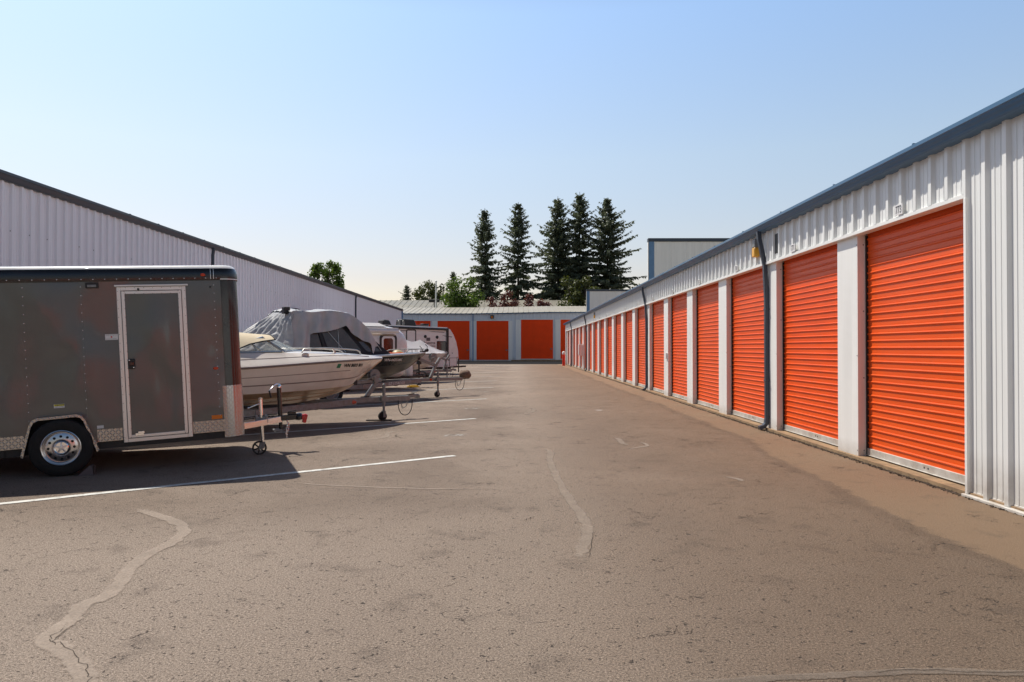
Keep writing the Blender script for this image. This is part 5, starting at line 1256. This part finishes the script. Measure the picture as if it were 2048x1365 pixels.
b = MB(); b.cyl((.86,-.0,.12),(.86,0,.95),.035,n=10); b.box(.80,.92,-.06,.06,.08,.12); b.lathe([(0,-.1),(.10,-.1),(.10,.1),(0,.1)], (.86,0,.98), (0,0,1), 10); b.build('tongue_jack', M['black'], eg)
b = MB(); b.tube([(.6,-.22,.55),(.75,-.30,.62),(.95,-.2,.60),(1.15,-.12,.52),(1.2,-.05,.40)], .03, 6); b.tube([(.55,-.3,.48),(.8,-.33,.50),(1.0,-.25,.36),(.9,-.1,.25)], .022, 6); b.build('hose', M['black'], eg)
for sy in (-1, 1): wheel(eg, -2.6, sy*.93, .32, sy, M['white'], style='plain')
o = MB(); o.box(-.20,.20,-.16,.16,0,.045); o.box(-.15,.15,-.12,.12,.046,.085); o = o.build('jack_pad', M['yellow'], None, .008); o.location = (-3.93, 27.88, 0); o.rotation_euler = (0,0,.5); tag(o, 'yellow plastic levelling pad under the jack of the small caravan', 'jack pad')

# ------------------------------------------------------------------ travel trailer at the far end
SV = (-4.0, 43.2, 0); SA = radians(35)
sv = thing('travel_trailer', 'white travel trailer with black awning arm, sloped front and black roof gear', 'travel trailer', SV, (0,0,SA))
HWs = 1.15; sp_ = [(-6.3,.42),(-.35,.42),(-.12,.52),(.02,.95),(.0,1.35),(-.12,1.85),(-.32,2.30),(-.52,2.58),(-.75,2.70),(-6.3,2.82)]
b = MB(); b.loft([[(x,-HWs,z) for x,z in sp_],[(x,HWs,z) for x,z in sp_]], True, (True,True)); b.build('body', M['rv'], sv, .015)
b = MB(); b.box(-6.2,-.4,-1.0,1.0,.30,.418); b.build('chassis_frame', M['black'], sv)
ys = -HWs
b = MB(); b.cyl((-4.55,ys-.09,2.66),(-.72,ys-.09,2.58),.065,n=12); b.build('awning_roll', M['blackpaint'], sv, smooth=.7)
b = MB(); b.box(-.80,-.68,ys-.09,ys-.012,.95,2.66); b.box(-4.6,-4.48,ys-.09,ys-.012,1.0,2.76); b.build('awning_arm', M['black'], sv, .006)
framed_window(sv, -3.05, 1.62, .62, 1.86, ys-.002, .10, .055, M['black'], M['rv'], name='entry_door')
framed_window(sv, -1.12, 1.58, .60, .66, ys-.002, .06, .03, M['black'], M['darkglass'])
framed_window(sv, -2.32, 1.70, .36, .34, ys-.002, .08, .03, M['black'], M['rvgrey'])
framed_window(sv, -.34, .70, .52, .50, ys-.002, .03, .02, M['black'], M['rv'], name='storage_hatch')
for x, z, r in ((-2.16,2.16,.09),(-1.40,2.13,.09)):
    b = MB(); b.lathe([(0,.05),(r*.7,.045),(r,.02),(r,0)], (x,ys,z), (0,-1,0), 14); b.build('speaker', M['black'], sv, smooth=.8)
b = MB(); b.box(-2.08,-1.86,ys-.03,ys-.001,1.92,2.10); b.build('vent_cover', M['rvgrey'], sv)
text('lettering', 'SURVEYOR', .165, M['rvgrey'], sv, frame3((-1.80,ys-.006,1.78),(1,0,0),(0,0,1)), bold=.004, sx=.70)
text('lettering', 'LEGEND', .11, M['rvgrey'], sv, frame3((-1.68,ys-.006,1.62),(1,0,0),(0,0,1)), bold=.002, sx=.85)
b = MB()
for P in ([(-4.45,2.45),(-2.95,2.52),(-3.4,2.46),(-4.1,2.42)], [(-2.0,2.47),(-.88,2.44),(-.95,2.40),(-1.7,2.43)], [(-1.1,2.25),(-.40,2.17),(-.45,2.13),(-.9,2.19)], [(-4.5,2.60),(-3.6,2.60),(-3.9,2.55),(-4.5,2.54)]): b.poly([(x,ys-.005,z) for x,z in P])
b.build('side_decal', M['rvgrey'], sv)
b = MB(); b.poly([(x,ys-.006,z) for x,z in ((-.72,.86),(-.6,.86),(-.22,.47),(-.34,.47))]); b.build('side_decal', M['rvgrey'], sv)
b = MB(); b.box(-.10,-.04,ys-.02,ys-.001,.95,1.0); b.build('marker_lamp', M['redlens'], sv)
b = MB(); b.lathe([(0,.02),(.025,.02),(.03,0)], (-.40,ys,1.22), (0,-1,0), 8); b.build('latch', M['black'], sv)
for xa, xb, h in ((-4.45,-3.86,.30), (-3.32,-2.30,.36)):
    b = MB(); b.loft([[(xa,-.42,2.785),(xa,.32,2.785),(xa+.06,.30,2.80+h),(xa+.06,-.40,2.80+h)],[(xb,-.42,2.765),(xb,.32,2.765),(xb-.13,.26,2.78+h),(xb-.13,-.36,2.78+h)]], True, (True,True)); b.build('air_conditioner', M['black'], sv, .05)
for xa in (-3.72,-3.45): b = MB(); b.tube([(xa,-.9,2.75),(xa,-.9,3.0),(xa+.06,-.85,3.08),(xa+.13,-.8,3.0),(xa+.13,-.8,2.75)], .018, 6); b.build('roof_rail', M['galv'], sv, smooth=.8)
b = MB(); b.box(-2.35,-1.55,-.45,.15,2.745,2.84); b.build('roof_vent', M['rvgrey'], sv, .03)
b = MB(); b.box(-1.85,-1.45,-.3,.1,2.845,2.93); b.build('roof_vent', M['black'], sv, .03)
b = MB(); b.bar((-.4,-.6,.40),(.95,-.03,.40),.06,.10); b.bar((-.4,.6,.40),(.95,.03,.40),.06,.10); b.box(.9,1.2,-.045,.045,.36,.46); b.cyl((.7,0,.06),(.7,0,.95),.035,n=8); b.build('tongue_frame', M['black'], sv)
for sy in (-1, 1): wheel(sv, -2.9, sy*1.04, .34, sy, M['galv'], style='plain')
o = MB(); o.box(-.16,.16,-.16,.16,0,.05); o.lathe([(0,.051),(.12,.051),(.12,.14),(0,.14)], (0,0,0), (0,0,1), 10); o = o.build('jack_pad', M['yellow'], None, .006); o.location = (-3.05, 43.6, 0); tag(o, 'yellow jack pad under the tongue of the far travel trailer', 'jack pad')
SKY_AIR, SKY_DUST, SKY_OZ, SKY_STR = 1.0, 1.0, 1.5, .129
# ------------------------------------------------------------------ trees
def conifer(label, loc, H, R, seed, name='conifer', dens=1.0, bare=.05, leaf=1.1, lean=0, group='tall conifers behind the storage yard', spread=None):
    rnd = random.Random(seed); t = thing(name, label, 'tree', loc, (0,0,rnd.uniform(0,6)), group)
    b = MB(); pts = [(lean*k/8*.3 + rnd.uniform(-.06,.06), rnd.uniform(-.06,.06), H*k/8) for k in range(9)]
    b.tube(pts, [max(.03, .013*H*(1-k/8.2)) for k in range(9)], 8); mb = MB(); lb = b; z = H*bare
    while z < H*.985:
        f = (z/H - bare)/(1 - bare)
        prof = (1 - f)**.70*(.80 + .20*min(1, f*6))
        n = 9
        a0 = rnd.uniform(0, 6.28)
        for k in range(n):
            if rnd.random() > dens: continue
            L = R*prof*rnd.choice((.4,.55,.75,.9,1.0,1.05,1.25))*rnd.uniform(.85,1.15)
            if rnd.random() < .10: L *= 1.30
            L = max(L, .25); a = a0 + k*2*pi/n + rnd.uniform(-.5,.5)
            up = rnd.uniform(.20,.55) if f > .6 else rnd.uniform(-.05,.25); droop = rnd.uniform(.35,.75)*(1.1-f)
            zb_ = min(H*.985, z + H*rnd.uniform(-.012,.012)); d = V((cos(a), sin(a), 0)); sd = V((-sin(a), cos(a), 0)); P = []
            for q in range(7):
                u = q/6; P.append(V((0,0,zb_)) + d*(L*u) + V((0,0,L*(up*u - droop*u*u + .16*u**4))))
            lb.tube(P, [max(.012, .045*(1-q/6.5)*(1-f*.6)) for q in range(7)], 4, caps=False)
            m_ = max(7, int(L*7.3*dens))
            for q in range(m_):
                u = min(1, (q + rnd.random())/m_*.95 + .08); i = min(5, int(u*6)); p = P[i].lerp(P[i+1], u*6 - i)
                w = leaf*(.55 + .6*rnd.random())*(1.15 - .55*u)*(1 - .35*f)
                for sg in (-1, 1):
                    dirv = (d*(.55+rnd.uniform(-.2,.3)) + sd*sg*rnd.uniform(.25,1.0) + V((0,0,rnd.uniform(-1.5,.1)))).normalized()
                    wd = dirv.cross(V((rnd.uniform(-1,1), rnd.uniform(-1,1), rnd.uniform(-1,1)))).normalized()*w*.24
                    e = p + dirv*w; mid = p + dirv*(w*.45)
                    mb.add([p, mid + wd, e, mid - wd], [(0,1,2,3)])
        z += H*.0200*rnd.uniform(.5,1.7)*(1.0 if f < .75 else .75)
    # leader
    for k in range(26):
        p = V((0,0,H*(.955+.045*k/25))); a = rnd.uniform(0,6.28); w = .42*(1.15-k/25)*leaf
        dv = V((cos(a)*.8, sin(a)*.8, rnd.uniform(.2,.8))).normalized(); wd = dv.cross(V((0,0,1))).normalized()*w*.22
        mb.add([p, p+dv*w*.5+wd, p+dv*w, p+dv*w*.5-wd], [(0,1,2,3)])
    c = mb.build('crown', M['hazy_needles'], t, clean=False); lb.build('trunk', M['bark'], t, clean=False); return t
def broadleaf(label, loc, H, R, seed, mt, name='tree', leaf=.34, nc=46, per=70, zc=.58, hz=.46, cat='tree', group=None, trunk=True):
    rnd = random.Random(seed); t = thing(name, label, cat, loc, (0,0,0), group); tips = []
    for k in range(nc):
        while True:
            p = V((rnd.uniform(-1,1), rnd.uniform(-1,1), rnd.uniform(-1,1)))
            if .25 < p.length < 1: break
        p = p*(.55 + .45*p.length); k_ = 1 + .25*mnoise.noise(p*2.1 + V((seed,0,0)))
        tips.append(V((p.x*R*k_, p.y*R*k_, H*zc + p.z*H*hz*k_)))
    b = MB(); b.tube([(0,0,0),(.06*R,0,H*.2),(0,.05*R,H*.5),(0,0,H*.75)], [.03*H,.024*H,.016*H,.006*H], 8)
    for q in tips: b.tube([(0,0,H*.25), V((q.x*.4, q.y*.4, lerp(H*.3, q.z, .5))), q], [.011*H,.007*H,.002*H], 5, caps=False)
    b.build('trunk', M['bark'], t, clean=False)
    mb = MB()
    for q in tips:
        rc = R*rnd.uniform(.20,.36)
        for i in range(per):
            dv = V((rnd.gauss(0,1), rnd.gauss(0,1), rnd.gauss(0,1))).normalized(); p = q + dv*rc*rnd.random()**.45; p.z -= abs(rnd.gauss(0,.12))*rc
            if p.z < H*.10: continue
            n = (dv + V((rnd.uniform(-.9,.9), rnd.uniform(-.9,.9), rnd.uniform(-.3,1)))).normalized(); u = n.orthogonal().normalized(); w = n.cross(u)
            an = rnd.uniform(0,6.28); u, w = u*cos(an) + w*sin(an), w*cos(an) - u*sin(an); s = leaf*rnd.uniform(.6,1.25)
            mb.add([p - u*s*.5, p + w*s*.32 + n*s*.06, p + u*s*.55, p - w*s*.32 + n*s*.06], [(0,1,2,3)])
    mb.build('crown', mt, t, clean=False); return t
conifer('leftmost tall dark conifer, shortest of the five', (-5.9, 140, 0), 28.6, 6.0, 11, dens=.80)
conifer('second tall dark conifer from the left with drooping lower boughs', (.55, 140, 0), 29.8, 7.0, 23, dens=.80)
conifer('middle tall conifer with one long bough sticking out near its top', (8.3, 142, 0), 31.3, 8.6, 37, dens=.9)
conifer('tallest dark conifer, fourth from the left', (12.6, 142, 0), 32.2, 8.2, 41, dens=.9)
conifer('rightmost tall dark conifer, widest at the base', (17.9, 141, 0), 30.8, 9.8, 53, dens=.9)
conifer('small sparse conifer above the far roof beside the warehouse end', (-19.8, 132, 0), 13.2, 3.2, 61, 'young_conifer', .85, leaf=.5, group='small conifers above the far roof')
conifer('small conifer rising just behind the round green tree', (-11.4, 132, 0), 15.6, 3.4, 67, 'young_conifer', .85, leaf=.5, group='small conifers above the far roof')
broadleaf('small grey-green tree above the far roof left of the flagpole', (-15.6, 132, 0), 14.6, 3.3, 71, M['leafdark'], leaf=.45, nc=44, per=70, zc=.66, hz=.36)
broadleaf('bright green round tree behind the far storage building', (-7.6, 99, 0), 10.9, 3.2, 81, M['leafgreen'], leaf=.38, nc=80, per=130, zc=.60, hz=.41)
broadleaf('bright green tree rising behind the eave of the left warehouse', (-23.8, 91, 0), 13.2, 2.5, 92, M['leafgreen'], leaf=.36, nc=52, per=120, zc=.66, hz=.33)
broadleaf('dark olive leafy tree beside the farther white wall', (9.2, 104, 0), 12.4, 2.9, 103, M['leafdark'], leaf=.42, nc=60, per=110, zc=.58, hz=.44)
broadleaf('low plum-leaved tree showing over the far roof, left one of two', (-1.4, 100, 0), 8.75, 2.6, 111, M['leafplum'], leaf=.36, nc=46, per=90, zc=.70, hz=.30, group='plum-leaved trees')
broadleaf('low plum-leaved tree showing over the far roof, right one of two', (2.4, 100, 0), 8.75, 2.3, 119, M['leafplum'], leaf=.36, nc=42, per=90, zc=.70, hz=.30, group='plum-leaved trees')

# ------------------------------------------------------------------ daylight, camera
SUN = V((-1.15, 1.0, 2.50)).normalized()
el = math.asin(SUN.z); az = atan2(SUN.x, SUN.y)               # azimuth from +Y toward +X
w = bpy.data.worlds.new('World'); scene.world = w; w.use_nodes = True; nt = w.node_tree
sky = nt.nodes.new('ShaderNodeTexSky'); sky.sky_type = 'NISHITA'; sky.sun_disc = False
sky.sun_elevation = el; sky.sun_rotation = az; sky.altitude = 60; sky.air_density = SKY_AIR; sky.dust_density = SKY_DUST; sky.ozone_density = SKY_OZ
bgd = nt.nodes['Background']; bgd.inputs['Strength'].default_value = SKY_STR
# summer haze: paler and brighter toward the horizon; overhead dimmed to weaken the fill light
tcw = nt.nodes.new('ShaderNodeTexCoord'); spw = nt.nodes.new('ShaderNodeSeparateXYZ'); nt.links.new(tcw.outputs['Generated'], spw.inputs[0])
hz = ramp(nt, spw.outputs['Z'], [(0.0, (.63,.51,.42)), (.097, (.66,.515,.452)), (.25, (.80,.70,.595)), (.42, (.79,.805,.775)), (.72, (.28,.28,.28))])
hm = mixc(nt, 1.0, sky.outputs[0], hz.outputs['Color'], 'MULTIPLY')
back = nd(nt, 'ShaderNodeMapRange'); nt.links.new(spw.outputs['Y'], back.inputs['Value'])  # sky behind the camera dimmed to deepen the shadows
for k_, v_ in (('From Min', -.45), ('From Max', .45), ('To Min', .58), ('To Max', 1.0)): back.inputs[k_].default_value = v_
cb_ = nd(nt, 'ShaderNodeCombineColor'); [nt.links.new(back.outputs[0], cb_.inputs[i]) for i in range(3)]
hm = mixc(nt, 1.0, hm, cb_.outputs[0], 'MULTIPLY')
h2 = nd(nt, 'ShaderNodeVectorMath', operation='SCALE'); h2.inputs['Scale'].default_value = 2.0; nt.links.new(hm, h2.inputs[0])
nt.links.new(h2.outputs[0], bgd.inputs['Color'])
sl_ = bpy.data.lights.new('sun', 'SUN'); sl_.energy = 5.0; sl_.angle = radians(.53); sl_.color = (1.0, .93, .82)
so = bpy.data.objects.new('sun', sl_); col.objects.link(so); so.rotation_euler = (-SUN).to_track_quat('-Z', 'Y').to_euler(); so.location = (-20, 30, 60)
cam = bpy.data.cameras.new('camera'); cam.sensor_width = 36; cam.lens = 25.49; cam.clip_end = 3000; cam.clip_start = .05
co = bpy.data.objects.new('camera', cam); col.objects.link(co); co.location = (0, 0, 1.5); co.rotation_euler = (radians(90.573), 0, radians(.277)); scene.camera = co
scene.view_settings.view_transform = 'Standard'; scene.view_settings.look = 'None'; scene.view_settings.exposure = 0; scene.view_settings.gamma = 1
scene.cycles.max_bounces = 6; scene.cycles.transparent_max_bounces = 8
